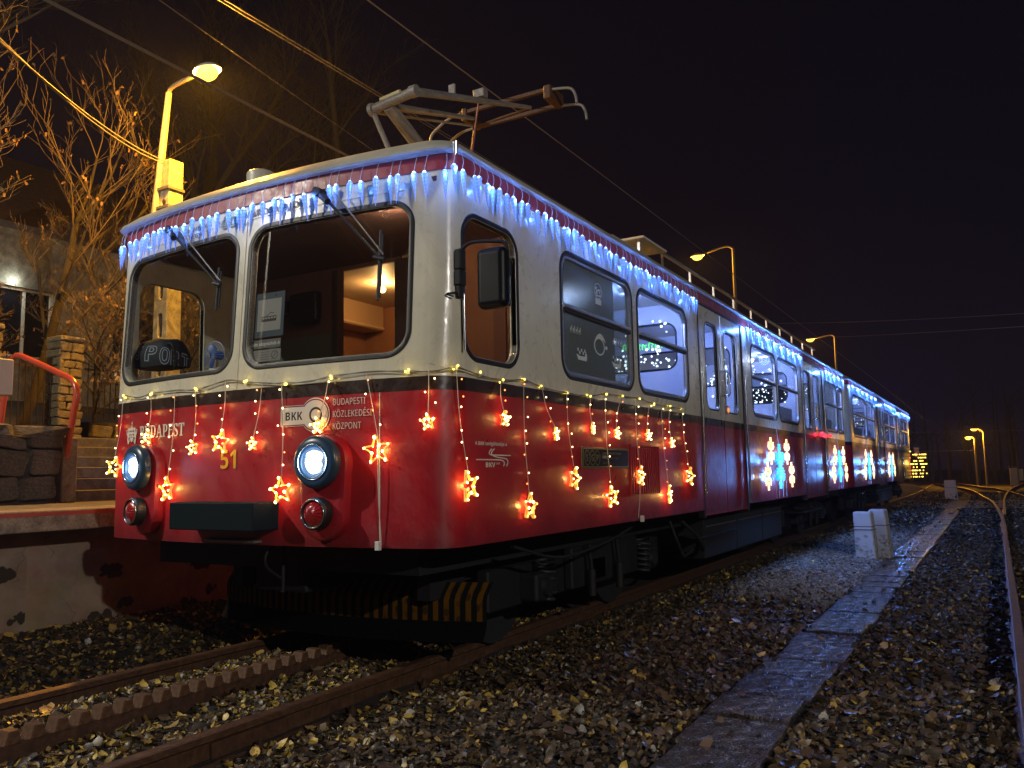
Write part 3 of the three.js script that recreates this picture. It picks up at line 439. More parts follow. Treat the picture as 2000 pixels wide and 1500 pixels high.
  const dest = canvas(1024, 128, (c) => { c.fillStyle = '#4b5860'; c.font = 'bold 58px sans-serif'; c.fillText('VÁROSMAJOR', 560, 60); c.font = '30px sans-serif'; c.fillText('60', 560, 108); c.font = 'bold 100px sans-serif'; c.fillStyle = '#5f7b72'; c.fillText('60', 395, 96); c.fillStyle = '#4b5860'; c.font = 'bold 40px sans-serif'; c.fillText('SZÉCHENYI-', 96, 54); c.fillText('HEGY', 150, 104); });
  M('lettering', patch(-0.8, 0.62, 2.805, 2.935, 0.006, 30), decal(dest), car1);
  const bkv = canvas(512, 400, (c) => { c.fillStyle = c.strokeStyle = '#d2cbc2'; c.font = '50px sans-serif'; c.font = 'bold 62px sans-serif'; c.save(); c.scale(0.72, 1); c.fillText('A BKK szolgáltatója a', 4, 58); c.restore(); c.lineWidth = 15; c.beginPath(); c.moveTo(232, 100); c.quadraticCurveTo(150, 175, 240, 180); c.lineTo(508, 182); c.stroke(); c.beginPath(); c.moveTo(270, 100); c.quadraticCurveTo(170, 175, 300, 205); c.lineTo(420, 222); c.quadraticCurveTo(490, 235, 440, 325); c.stroke(); c.beginPath(); c.moveTo(14, 240); c.lineTo(330, 240); c.quadraticCurveTo(440, 245, 395, 325); c.stroke(); c.font = 'bold 86px sans-serif'; c.save(); c.scale(0.86, 1); c.fillText('BKV', 160, 335); c.restore(); c.font = 'bold 32px sans-serif'; c.fillText('ZRT', 290, 300); });
  M('lettering', sidePatch(-0.41, -0.82, 1.21, 1.395, A + 0.006), decal(bkv), car1);
  const sgp = canvas(1024, 200, (c) => { c.fillStyle = '#161410'; c.fillRect(0, 0, 1024, 200); c.strokeStyle = c.fillStyle = '#a09262'; c.lineWidth = 12; c.strokeRect(10, 10, 1004, 180); c.lineWidth = 9; ['S', 'G', 'P'].forEach((t, i) => { c.beginPath(); c.ellipse(90 + i * 105, 100, 52, 72, 0, 0, 7); c.stroke(); c.font = 'bold 92px sans-serif'; c.fillText(t, 62 + i * 105, 132); }); c.font = 'bold 34px sans-serif'; c.fillText('SIMMERING-GRAZ-PAUKER', 410, 64); c.font = '28px sans-serif'; c.fillText('AKTIENGESELLSCHAFT  WIEN', 410, 112); c.fillText('BAUJAHR 1973', 410, 158); });
  const plt = M('builder_plate', box(A, A + 0.012, 1.228, 1.385, -2.69, -1.82, 0.004), mat(0.2, 0.17, 0.09, 0.4, { metalness: 0.7 }), car1);
  M('plate_face', sidePatch(-1.825, -2.685, 1.232, 1.381, A + 0.0165), new THREE.MeshStandardMaterial({ map: sgp, roughness: 0.35, metalness: 0.5 }), plt);
  const vent = M('vent_grille', [box(A, A + 0.014, 1.0, 1.012, -3.4, -2.74), box(A, A + 0.014, 1.41, 1.422, -3.4, -2.74), box(A, A + 0.014, 1.012, 1.41, -2.752, -2.74), box(A, A + 0.014, 1.012, 1.41, -3.4, -3.388)], RED, car1);
  for (let i = 0; i < 12; i++) M('slat', box(A, A + 0.011, 1.02, 1.402, -2.79 - i * 0.05 - 0.022, -2.79 - i * 0.05, 0.004), RED, vent);
  // wipers
  for (const [bx, mx, tipT, tipB] of [[-0.76, -0.19, 2.56, 2.28], [0.62, 1.07, 2.62, 2.2]]) {
    const P = (x, y, d) => skinPoint(sOfX(x), y, d).toArray();
    const w = M('wiper', [rod(P(bx, 2.925, 0.03), P(bx + 0.1, 2.84, 0.075), 0.026, 0.02), rod(P(bx + 0.06, 2.88, 0.06), P(mx, 2.46, 0.05), 0.01, 0.007), rod(P(bx, 2.925, 0.0), P(bx, 2.925, 0.07), 0.03)], BLACK, car1);
    M('link_rod', [rod(P(bx + 0.13, 2.9, 0.06), P(mx + 0.03, 2.47, 0.05), 0.005)], STEEL, w); M('blade', [rod(P(mx + 0.005, tipT, 0.045), P(mx, tipB, 0.045), 0.008), rod(P(mx + 0.005, tipT - 0.02, 0.03), P(mx, tipB + 0.02, 0.03), 0.011, 0.011, 5), rod(P(mx - 0.03, 2.46, 0.055), P(mx + 0.04, 2.44, 0.055), 0.012)], RUBBER, w);
  }
  // mirror on its bracket
  const mi = M('mirror', (() => { const g = new RoundedBoxGeometry(0.19, 0.345, 0.09, 4, 0.04); g.translate(1.715, 2.29, -0.3); return prep(g); })(), new THREE.MeshPhysicalMaterial({ color: rgb(0.005, 0.006, 0.009), roughness: 0.4, specularIntensity: 0.35 }), car1);
  M('bracket', [tube([[1.5, 2.46, -0.27], [1.545, 2.5, -0.28], [1.6, 2.515, -0.29], [1.74, 2.5, -0.3], [1.79, 2.48, -0.31], [1.8, 2.4, -0.32], [1.8, 2.3, -0.34]], 0.011, 40, 8), box(1.49, 1.535, 2.36, 2.48, -0.3, -0.24, 0.01), box(1.49, 1.53, 2.27, 2.36, -0.31, -0.24, 0.008), box(1.49, 1.52, 2.2, 2.27, -0.29, -0.25, 0.006), tube([[1.5, 2.23, -0.25], [1.46, 2.215, -0.2], [1.5, 2.2, -0.22]], 0.005, 10, 5)], BLACK, mi);
  M('mirror_glass', box(1.635, 1.795, 2.13, 2.45, -0.349, -0.346), CHROME, mi);
  M('grab_rail', rod([1.525, 1.9, -0.29], [1.525, 2.22, -0.285], 0.008), CHROME, mi);
  // cab inside
  M('cab_floor', box(-1.4, 1.4, 1.5, 1.53, -1.38, -0.3), FLOORM, car1); M('cab_ceiling', box(-1.4, 1.4, 2.89, 2.92, -1.4, -0.2), CABROOF, car1);
  const bh = M('bulkhead', [box(-1.44, -0.42, 2.36, 2.9, -1.43, -1.4), box(-0.42, 0.2, 2.86, 2.9, -1.43, -1.4)], CABROOF, car1);
  M('lower_panel', box(-1.44, -0.42, 1.53, 2.36, -1.43, -1.4), CABGREEN, bh); M('door_post', [box(-0.44, -0.4, 1.53, 2.86, -1.435, -1.36), box(0.18, 0.3, 1.53, 2.86, -1.435, -1.36)], mat(0.05, 0.03, 0.025, 0.5), bh); M('side_panel', box(0.3, 1.44, 1.53, 2.9, -1.43, -1.4), BROWN, bh); M('corner_strip', box(1.05, 1.15, 1.53, 2.9, -1.4, -1.385), mat(0.2, 0.08, 0.05, 0.5), bh);
  M('monitor', [box(-0.86, -0.56, 2.46, 2.7, -1.36, -1.28, 0.02), box(-1.02, -0.88, 2.54, 2.66, -1.37, -1.3, 0.02)], RUBBER, car1);
  const vb = M('vestibule', [box(-1.44, 1.3, 1.03, 2.93, -2.96, -2.93), box(1.28, 1.3, 1.03, 2.93, -2.93, -1.44)], BROWN, car1);
  M('inner_ceiling', box(-1.44, 1.28, 2.9, 2.925, -2.93, -1.44), mat(0.5, 0.36, 0.22, 0.6), vb); M('wall_lining', box(-1.45, -1.436, 1.53, 2.9, -2.93, -1.44), BROWN, vb); M('cabinet', [box(-1.43, -1.18, 2.66, 2.9, -2.9, -2.2)], mat(0.45, 0.28, 0.15, 0.5), vb); M('panel_trim', [box(-1.179, -1.165, 2.67, 2.69, -2.9, -2.2), box(-1.435, -1.42, 2.3, 2.33, -2.93, -1.44), box(-1.435, -1.42, 2.33, 2.9, -2.1, -2.07)], mat(0.6, 0.4, 0.2, 0.4), vb);
  const lm = M('inside_lamp', [ball(-0.5, 2.84, -2.05, 0.03, 12, 8)], glow(1, 0.62, 0.22, 14), car1); pointLight(-0.5, 2.84, -2.05, rgb(1, 0.55, 0.2), 1.5);
  M('window_backing', box(1.3, 1.32, 1.76, 2.95, -2.93, -1.44), mat(0.03, 0.036, 0.036, 0.5), car1);
  M('dashboard', [box(-1.38, 1.38, 1.72, 1.86, -0.55, -0.22, 0.02), box(-0.9, -0.4, 1.86, 1.93, -0.5, -0.3, 0.02)], DARK, car1);
  const cl = M('added_cab_lamp', box(0.8, 1.0, 2.872, 2.888, -0.42, -0.34), glow(1, 0.6, 0.3, 0.6), car1); pointLight(0.9, 2.86, -0.38, rgb(1, 0.62, 0.36), 1.8, 3);  // added lamp, tucked behind the windscreen header to brighten the cab walls
  for (const x of [-0.75, 0.6]) { const s = M('driver_seat', [box(x - 0.22, x + 0.22, 1.75, 1.82, -1.25, -0.85, 0.03), box(x - 0.2, x + 0.2, 1.82, 2.2, -1.3, -1.22, 0.03)], DARK, car1); s.position.y = -0.12; }
}
// roof equipment
{
  const c = M('roof_vent', [rod([-0.62, YR + 0.18, -0.75], [-0.62, 3.5, -0.75], 0.11, 0.11, 20), (() => { const g = new THREE.SphereGeometry(0.11, 20, 8, 0, 7, 0, 1.57); g.scale(1, 0.35, 1); g.translate(-0.62, 3.5, -0.75); return prep(g); })()], ROOF, car1);
  const cw = M('roof_catwalk', [[1.05, 0], [0.55, 0]].flatMap(([x]) => [rod([x, 3.6, -4.7], [x, 3.6, -13.9], 0.022, 0.022, 6)]), ALU, car1);
  for (let i = 0; i < 10; i++) for (const x of [1.05, 0.55]) M('post', box(x - 0.012, x + 0.012, 3.24, 3.6, -5.0 - i * 0.96, -4.976 - i * 0.96), ALU, cw);
  M('walk_plate', box(0.45, 1.12, 3.585, 3.61, -4.95, -4.25, 0.006), WHITEPAINT, cw); M('plate_leg', box(1.02, 1.05, 3.24, 3.585, -4.35, -4.32), ALU, cw); M('resistor_box', [box(0.4, 1.1, 3.24, 3.44, -4.55, -3.7, 0.03), box(0.55, 1.05, 3.44, 3.47, -4.5, -3.6)], ROOF, car1);
  M('resistor_bank', [box(-1.0, 0.5, 3.26, 3.5, -9, -4.9), box(-1.0, 0.5, 3.26, 3.48, -13.5, -9.2)], DARK, car1);
  M('downlight', [rod([1.535, 3.02, -0.2], [1.535, 3.09, -0.2], 0.012, 0.018, 10)], CHROME, car1);
  // pantograph: lower arm forward to the knee, upper arms back to the head on the wire
  const p = M('pantograph', [rod([0, 3.34, -3.3], [0, 4.2, -1.52], 0.065, 0.055, 14), rod([0.34, 3.4, -3.1], [0.3, 3.36, -3.5], 0.04), rod([-0.34, 3.4, -3.1], [0.34, 3.4, -3.1], 0.035)], mat(0.33, 0.32, 0.32, 0.55, { map: T2(concT, 1) }), car1);
  const PM = mat(0.36, 0.35, 0.36, 0.5, { map: T2(concT, 2) }), RS = mat(0.17, 0.11, 0.06, 0.6, { map: T2(rustT, 1.5) });
  M('knee', [rod([-0.16, 4.2, -1.5], [0.28, 4.25, -1.5], 0.04, 0.04, 14), rod([-0.175, 4.2, -1.5], [-0.14, 4.2, -1.5], 0.055, 0.055, 14), rod([0.24, 4.25, -1.5], [0.3, 4.25, -1.5], 0.05, 0.05, 14)], PM, p);
  M('knee_cover', [rod([-0.06, 4.255, -1.49], [0.14, 4.275, -1.49], 0.022, 0.022, 8)], mat(0.5, 0.44, 0.22, 0.5), p);
  M('upper_arm', [rod([0.27, 4.25, -1.5], [0.3, 4.84, -3.38], 0.036, 0.02, 12)], PM, p); M('upper_arm', [rod([-0.02, 4.2, -1.5], [-0.38, 4.9, -3.42], 0.034, 0.02, 12)], PM, p);
  M('guide_rod', [rod([-0.13, 4.17, -1.5], [-0.4, 4.82, -3.4], 0.012, 0.012, 6), rod([-0.15, 4.18, -1.5], [0.12, 3.3, -1.75], 0.022, 0.022, 8)], PM, p);
  M('arm_lug', [box(0.24, 0.3, 4.44, 4.53, -2.05, -2.03), box(0.22, 0.34, 4.58, 4.66, -2.52, -2.44, 0.01)], PM, p);
  M('contact_strip', [box(-0.5, 0.53, 4.925, 4.965, -3.34, -3.3, 0.006)], RS, p); M('contact_strip', [box(-0.44, 0.6, 4.845, 4.885, -3.56, -3.52, 0.006), rod([-0.42, 4.87, -3.52], [0.25, 4.9, -3.5], 0.012, 0.012, 6)], RS, p);
  for (const [y, z] of [[4.945, -3.32], [4.865, -3.54]]) { M('horn', tube([[0.5, y, z], [0.7, y - 0.03, z], [0.79, y - 0.06, z], [0.83, y - 0.13, z], [0.845, y - 0.22, z]], 0.014, 30, 8), PM, p); M('horn', tube([[-0.48, y, z], [-0.64, y - 0.02, z], [-0.8, y - 0.1, z], [-0.87, y - 0.16, z], [-0.88, y - 0.26, z]], 0.014, 30, 8), PM, p); }
  M('head_joint', [box(0.5, 0.58, 4.84, 4.98, -3.58, -3.28, 0.015), box(-0.46, -0.4, 4.84, 4.98, -3.58, -3.28, 0.015)], RS, p);
  M('hold_down_chain', [rod([0.27, 4.6, -2.48], [0.2, 4.3, -2.5], 0.008, 0.008, 5), rod([0.2, 4.3, -2.5], [0.02, 3.3, -2.5], 0.012, 0.008, 6)], mat(0.3, 0.12, 0.1, 0.6), p);
  M('insulator', [[-0.34, -3.1], [0.34, -3.1], [-0.34, -3.6], [0.34, -3.6]].flatMap(([x, z]) => [0, 1, 2].map((k) => rod([x, 3.27 + k * 0.04, z], [x, 3.295 + k * 0.04, z], 0.055, 0.03, 12))), mat(0.2, 0.08, 0.05, 0.3), p);
}
// passenger saloons
{
  const part = (z, car) => { // cross partition: pale lower panel, framed pane above
    const w = M('partition', [box(-1.44, 1.44, 1.02, 2.2, z - 0.02, z + 0.02)], PANELW, car);
    const s = rect(-1.44, 2.2, 1.44, 2.93); s.holes.push(rrect(-1.3, 2.26, -0.1, 2.72, 0.1, THREE.Path), rrect(0.1, 2.26, 1.3, 2.72, 0.1, THREE.Path)); const g = ext(s, 0.04); g.translate(0, 0, z - 0.02); M('upper_frame', g, PANELW, w);
    for (const [a, b] of [[-1.3, -0.1], [0.1, 1.3]]) { const r = ext(ringShape(a, 2.26, b, 2.72, 0.1, 0.02), 0.05); r.translate(0, 0, z - 0.025); M('frame_trim', r, RUBBER, w); }
    return w;
  };
  for (const z of [-4.6, -6.6, -9.85, -11.98]) part(z, car1);
  for (const z of [-4.55, -6.45, -9.45, -11.2]) part(z, car2);
  for (const [car, rows] of [[car1, [-3.4, -4.2, -7.2, -8.1, -9.0, -12.5, -13.3]], [car2, [-1.2, -2.2, -3.4, -7.2, -8.4, -12, -13]]]) for (const z of rows) for (const x of [-1.0, 0.95]) M('bench_seat', [box(x - 0.42, x + 0.42, 1.4, 1.5, z - 0.2, z + 0.2, 0.03), box(x - 0.42, x + 0.42, 1.5, 1.95, z - 0.24, z - 0.18, 0.03)], mat(0.12, 0.05, 0.05, 0.6), car);
  M('lower_curtain', [[-12.15, -13.28], [-8.36, -9.66]].map(([a, b]) => box(1.4, 1.402, 1.86, 2.12, b, a)), PANELW, car1);
  M('lower_curtain', [[-0.8, -2.8], [-3.05, -4.3], [-6.6, -7.85], [-8.1, -9.3], [-11.35, -12.35], [-12.55, -13.55]].map(([a, b]) => box(1.4, 1.402, 1.86, 2.12, b, a)), PANELW, car2);
  // added cold blue ceiling discs, standing in for the glow of the string lights
  const BLUEGLOW = glow(0.4, 0.5, 1, 1.6);
  for (const [car, zs, I] of [[car1, [-3.65, -5.55, -7.5, -9.0, -10.9, -12.8], 6.5], [car2, [-1.7, -3.6, -5.5, -8, -10.5, -12.4], 6]]) for (const z of zs) { M('inside_lamp', prep(new THREE.CylinderGeometry(0.09, 0.07, 0.04, 16).translate(1.16, 2.905, z)), BLUEGLOW, car); pointLight(1.18, 2.84, z + car.position.z, rgb(0.22, 0.34, 1), I, 4); }
  // curtains of small white bulbs hanging in the saloons
  const led = new THREE.SphereGeometry(0.011, 5, 4), LED = glow(0.75, 0.85, 1, 5);
  const hang = (label, spots) => { const m = new THREE.InstancedMesh(led, LED, spots.length), q = new THREE.Matrix4(); spots.forEach(([x, y, z, s], i) => m.setMatrixAt(i, q.makeScale(s, s, s).setPosition(x, y, z))); m.name = numbered('light_curtain'); m.userData.kind = 'stuff'; scene.add(m); tag(m, label, 'string lights'); };
  const fill = (n, x0, x1, y0, y1, z0, z1) => Array.from({ length: n }, () => [rr(x0, x1), rr(y0, y1), rr(z0, z1), rr(0.7, 1.5)]);
  hang('white bulb curtain inside the window before the first door', [...fill(120, -1.2, 1.25, 2.24, 2.8, -4.5, -4.56), ...fill(90, -1.35, -1.38, 2.0, 2.85, -3.1, -4.5)]);
  hang('white bulb curtain inside the panes of the first door', [...fill(110, -1.2, 1.3, 1.9, 2.75, -6.5, -6.56)]);
  hang('white bulb curtain inside the window pair between the doors', [...fill(130, -1.2, 1.3, 2.2, 2.8, -9.75, -9.8), ...fill(120, -1.2, 1.2, 2.3, 2.85, -7, -9.6)]);
  hang('white bulb curtain inside the second door and end windows', [...fill(110, -1.2, 1.3, 1.9, 2.75, -11.88, -11.94), ...fill(110, -0.8, 1.2, 2.1, 2.8, -12.3, -14)]);
  hang('white bulb curtains inside the rear car', [...fill(150, -1, 1.3, 2.1, 2.8, -15.6, -19), ...fill(140, -1, 1.3, 2.1, 2.8, -21.2, -24), ...fill(90, -1, 1.3, 2.1, 2.8, -26, -28.2)]);
  const gs = tag(M('neon_sign', (() => { const g = []; let x = 0; for (let k = 0; k < 7; k++) { const a = 0.74 + k * 0.072, b = a + 0.05, y = 2.47; g.push(tube([[a, y, -4.53], [a + 0.004, y + 0.06, -4.53], [(a + b) / 2, y + 0.064 - (k % 2) * 0.03, -4.53], [b, y + 0.05, -4.53], [(a + b) / 2 + (k % 3) * 0.006, y + 0.028, -4.53], [b, y, -4.53]], 0.006, 14, 5)); } return g; })(), glow(0.1, 1, 0.08, 2.2)), 'small green glowing lettering inside the window before the first door', 'neon sign');
  const sticker = canvas(512, 512, (c) => { // frost-white window stickers
    c.fillStyle = c.strokeStyle = '#cfd6d6'; const deer = (x, y, k) => { for (let i = 0; i < 4; i++) { const a = x + i * 20 * k; c.fillRect(a, y, 12 * k, 9 * k); c.fillRect(a + 9 * k, y - 12 * k, 5 * k, 14 * k); c.fillRect(a, y + 8 * k, 3 * k, 12 * k); c.fillRect(a + 9 * k, y + 8 * k, 3 * k, 12 * k); } };
    const sleigh = (x, y) => { c.beginPath(); c.moveTo(x, y); c.lineTo(x + 12, y + 26); c.lineTo(x + 70, y + 26); c.quadraticCurveTo(x + 82, y + 4, x + 66, y - 18); c.lineTo(x + 60, y + 6); c.lineTo(x + 24, y + 8); c.closePath(); c.fill(); for (let i = 0; i < 5; i++) c.fillRect(x + 8 + i * 12, y - 26 + (i % 2) * 12, 9, 14); };
    c.lineWidth = 3; c.beginPath(); c.ellipse(262, 92, 27, 36, 0, 0, 7); c.stroke(); c.fillRect(240, 128, 46, 28); for (let i = 0; i < 26; i++) { c.beginPath(); c.arc(245 + rnd() * 34, 70 + rnd() * 46, 2 + rnd() * 3, 0, 7); c.fill(); }
    deer(50, 306, 1.0); deer(372, 300, 1.0); sleigh(90, 412); sleigh(360, 404);
    c.lineWidth = 7; c.beginPath(); c.arc(262, 352, 38, 0, 7); c.stroke(); c.beginPath(); c.moveTo(226, 330); c.quadraticCurveTo(270, 250, 312, 330); c.quadraticCurveTo(270, 300, 226, 330); c.fill(); c.beginPath(); c.arc(316, 350, 9, 0, 7); c.fill();
  });
  M('window_sticker', sidePatch(-1.61, -2.85, 1.9, 2.76, A - 0.015), decal(sticker), car1);
}
// things seen in the cab window: bag, fan, notices
{
  const b = thing('sports_bag', 'navy sports bag behind the narrower windscreen', 'bag', [-1.2, 2.02, -0.36]);
  const g = new THREE.SphereGeometry(1, 24, 16), p = g.attributes.position; for (let i = 0; i < p.count; i++) { let x = p.getX(i), y = p.getY(i), z = p.getZ(i); const k = 1 + 0.12 * N3(x * 2, y * 2, z * 2) + 0.05 * N3(x * 6, y * 6, z * 6); p.setXYZ(i, Math.sign(x) * Math.pow(Math.abs(x), 0.7) * 0.22 * k, Math.max(-0.05, Math.sign(y) * Math.pow(Math.abs(y), 0.8) * 0.17 * k) + 0.05, Math.sign(z) * Math.pow(Math.abs(z), 0.7) * 0.13 * k); } g.computeVertexNormals();
  const bt = canvas(512, 256, (c, w, h) => { c.fillStyle = '#10131f'; c.fillRect(0, 0, w, h); c.strokeStyle = '#9aa0b0'; c.lineWidth = 3; c.font = 'bold 64px sans-serif'; c.save(); c.translate(70, 120); c.rotate(0.12); 'SPORTS'.split('').forEach((t, i) => c.strokeText(t, i * 46, i * 4)); c.restore(); });
  M('body', prep(g), mat(1, 1, 1, 0.7, { map: bt }), b); M('strap', tube([[0.12, 0.16, 0.06], [0.24, 0.14, 0.1], [0.26, 0.02, 0.08], [0.22, -0.02, 0.06]], 0.012, 24, 6), BLACK, b);
  const f = thing('desk_fan', 'small blue desk fan behind the centre pillar of the cab', 'fan', [-0.56, 2.05, -0.3]);
  const BLUE = mat(0.03, 0.12, 0.5, 0.4);
  M('hub', prep(new THREE.CylinderGeometry(0.025, 0.03, 0.05, 16).rotateX(Math.PI / 2)), BLUE, f);
  for (let i = 0; i < 3; i++) { const bl = new THREE.SphereGeometry(0.045, 12, 8); bl.scale(1, 0.75, 0.12); bl.translate(0.05, 0, 0); bl.rotateX(0.35); bl.rotateZ(i * 2.094); M('blade', prep(bl), BLUE, f); }
  M('guard', [prep(new THREE.TorusGeometry(0.1, 0.004, 6, 36)), ...Array.from({ length: 26 }, (_, i) => tube([[0.02 * Math.cos(i * 0.2417), 0.02 * Math.sin(i * 0.2417), 0.045], [0.07 * Math.cos(i * 0.2417), 0.07 * Math.sin(i * 0.2417), 0.035], [0.1 * Math.cos(i * 0.2417), 0.1 * Math.sin(i * 0.2417), 0]], 0.0018, 6, 4))], mat(0.4, 0.5, 0.75, 0.3), f); M('stand', [rod([0, -0.1, -0.02], [0, -0.03, -0.03], 0.012), prep(new THREE.CylinderGeometry(0.05, 0.06, 0.02, 16).translate(0, -0.1, -0.02))], WHITEPAINT, f);
  const note = (name, label, x0, x1, y0, y1, d, draw, w, h) => { const t = canvas(w, h, draw); return tag(M(name, patch(x0, x1, y0, y1, d, 4), new THREE.MeshStandardMaterial({ map: t, roughness: 0.7, transparent: true })), label, 'notice'); };
  note('notice', 'grey framed notice with a tram pictogram inside the wide windscreen', 0.085, 0.335, 2.075, 2.36, -0.035, (c, w, h) => { c.fillStyle = '#3c4450'; c.fillRect(0, 0, w, h); c.fillStyle = '#9a938f'; c.fillRect(26, 44, w - 52, h - 86); c.fillStyle = '#3a2320'; c.fillRect(62, 160, 130, 36); c.fillStyle = '#9a938f'; for (let i = 0; i < 5; i++) c.fillRect(72 + i * 24, 166, 18, 12); c.strokeStyle = '#3a2320'; c.lineWidth = 4; c.beginPath(); c.moveTo(100, 160); c.lineTo(140, 138); c.lineTo(170, 142); c.stroke(); c.fillStyle = '#20262e'; c.beginPath(); c.arc(w * 0.7, 22, 8, 0, 7); c.fill(); }, 256, 300);
  note('notice', 'mirrored text strip under the tram pictogram notice', 0.06, 0.32, 2.005, 2.06, -0.035, (c, w, h) => { c.fillStyle = '#6f6866'; c.fillRect(0, 0, w, h); c.fillStyle = '#d7d0ca'; c.font = 'bold 34px sans-serif'; c.save(); c.translate(w, 0); c.scale(-1, 1); c.fillText('A dohányzás min.', 8, 44); c.restore(); }, 300, 64);
  note('notice', 'pale notice lowest in the wide windscreen above its rubber', 0.055, 0.325, 1.92, 1.995, -0.035, (c, w, h) => { c.fillStyle = '#8d8582'; c.fillRect(0, 0, w, h); c.strokeStyle = '#57504e'; c.lineWidth = 3; for (let i = 0; i < 4; i++) { c.beginPath(); c.moveTo(16, 18 + i * 18); c.lineTo(190, 18 + i * 18); c.stroke(); } c.lineWidth = 6; c.beginPath(); c.arc(245, 44, 28, 0, 7); c.moveTo(225, 64); c.lineTo(265, 24); c.stroke(); }, 300, 88);
}

// ---------- festive lights ----------
const iceT = noiseTex(64, (u, v) => { const sp = 0.5 + 0.5 * Math.sin((u + v * 7) * Math.PI * 2), d = tn(u, v, 14, 41) > 0.2 ? 0.5 : 0, f = 0.45 + 0.55 * Math.pow(1 - v, 1.6), k = Math.min(1, (0.35 + 0.6 * sp + d) * f); return [k, k, k]; }, false);
const ICE = new THREE.MeshPhysicalMaterial({ color: rgb(0.25, 0.35, 0.8), emissive: rgb(0.1, 0.26, 1), emissiveIntensity: 1.25, emissiveMap: iceT, roughness: 0.25 }), ICELED = glow(0.4, 0.66, 1, 3), ICEOFF = new THREE.MeshPhysicalMaterial({ color: rgb(0.5, 0.55, 0.65), roughness: 0.2, transmission: 0.6, thickness: 0 });
const WIREW = mat(0.5, 0.5, 0.55, 0.5), WIREG = mat(0.16, 0.16, 0.1, 0.5), WIREC = mat(0.55, 0.5, 0.42, 0.35);
const iceGeo = [0, 1, 2].map((k) => { // a twisted plastic icicle, its ridge winding round
  const pts = []; for (let i = 0; i <= 13; i++) { const t = i / 13; pts.push(new THREE.Vector2(Math.max(0.0008, (i % 2 ? 0.021 : 0.017) * (1 - t * 0.93)), -t * 0.145 * (1 + k * 0.07))); }
  const g = new THREE.LatheGeometry(pts, 9), p = g.attributes.position; for (let i = 0; i < p.count; i++) { const a = Math.atan2(p.getZ(i), p.getX(i)); p.setY(i, p.getY(i) + a * 0.0022); } g.computeVertexNormals(); return prep(g);
}), iceLed = prep(new THREE.SphereGeometry(0.011, 8, 6).translate(0, 0.004, 0));
function icicles(label, at, from, to, step, lightEvery, k = 1) { // at(t, y, d) -> point
  const s = thing('icicle_lights', label, 'icicle lights'), wires = []; let t = from, i = 0, dir = Math.sign(to - from), last = null;
  while ((to - t) * dir > 0) {
    const y = YG - 0.02 + rr(-0.014, 0.014), P = at(t, y, 0.045 + rr(-0.008, 0.008)), off = rnd() < 0.04;
    const m = M('icicle', iceGeo[(rnd() * 3) | 0], off ? ICEOFF : ICE, s); m.position.copy(P); m.rotation.set(rr(-0.12, 0.12), rr(0, 6), rr(-0.13, 0.13)); if (!off) { const l = M('bulb', iceLed, ICELED, m); }
    if (step < 0.1 || true) { const a = at(t, y + 0.012, 0.045), b = at(t + 0.01 * dir, y + 0.06, 0.05), c = at(t + 0.012 * dir, YR + 0.005, 0.03); wires.push(tube([a.toArray(), b.toArray(), c.toArray()], 0.0022, 6, 4)); if (last && i % 1 === 0) { } last = c; }
    if (i % lightEvery === 0) { const q = at(t, y - 0.02, 0.075); pointLight(q.x, q.y, q.z, rgb(0.09, 0.26, 1), 0.03 * lightEvery * k, 0.5); }
    t += step * rr(0.6, 1.5) * dir; i++;
  }
  const run = []; for (let a = 0; a <= 40; a++) { const tt = from + (to - from) * a / 40; run.push(at(tt, YR + 0.01 + 0.008 * Math.sin(a * 1.9), 0.036).toArray()); } wires.push(tube(run, 0.003, 90, 5)); M('cable', wires, WIREW, s);
  return s;
}
const onFront = (t, y, d) => skinPoint(t, y, d), onSide = (z, y, d) => V(A + d, y, z);
icicles('blue icicle lights along the cornice above both windscreens', onFront, -SF + 0.06, SF - 0.1, 0.08, 2, 0.6);
icicles('blue icicle lights above the cab and first passenger windows', onSide, -0.16, -4.62, 0.088, 4);
icicles('blue icicle lights above the window pair between the doors', onSide, -6.55, -9.93, 0.075, 6, 4);
icicles('blue icicle lights over the end windows of the front car', onSide, -11.92, -14.1, 0.075, 6, 4);
icicles('blue icicle lights over the first windows of the rear car', onSide, -15.15, -19.35, 0.09, 8, 4);
icicles('blue icicle lights over the middle windows of the rear car', onSide, -21.1, -24.2, 0.095, 8, 4);
icicles('blue icicle lights over the last windows of the rear car', onSide, -25.9, -28.75, 0.1, 8, 4);

const WARM = glow(1, 0.72, 0.3, 7), WARMR = glow(1, 0.3, 0.06, 3), AMBER = new THREE.MeshPhysicalMaterial({ color: rgb(0.75, 0.5, 0.14), emissive: rgb(1, 0.55, 0.08), emissiveIntensity: 0.42, roughness: 0.2 });
const led0 = prep(new THREE.SphereGeometry(0.0068, 8, 6).scale(1, 1.3, 1)), ledS = prep(new THREE.SphereGeometry(0.0055, 6, 5));
const starGeo = (R) => { const pts = []; for (let i = 0; i < 10; i++) { const a = Math.PI / 2 + i * Math.PI / 5, r = i % 2 ? R * 0.44 : R; pts.push([r * Math.cos(a), r * Math.sin(a), 0]); } const g = []; for (const d of [-0.006, 0.006]) for (let i = 0; i < 10; i++) { const a = pts[i], b = pts[(i + 1) % 10]; g.push(rod([a[0], a[1], d], [b[0], b[1], d], R * 0.05, R * 0.05, 5)); } for (const q of pts) g.push(rod([q[0], q[1], -0.008], [q[0], q[1], 0.008], R * 0.06, R * 0.06, 5)); return [join(g), pts]; };
const BIG = starGeo(0.084), SMALL = starGeo(0.046), bigG = BIG[0], smallG = SMALL[0];
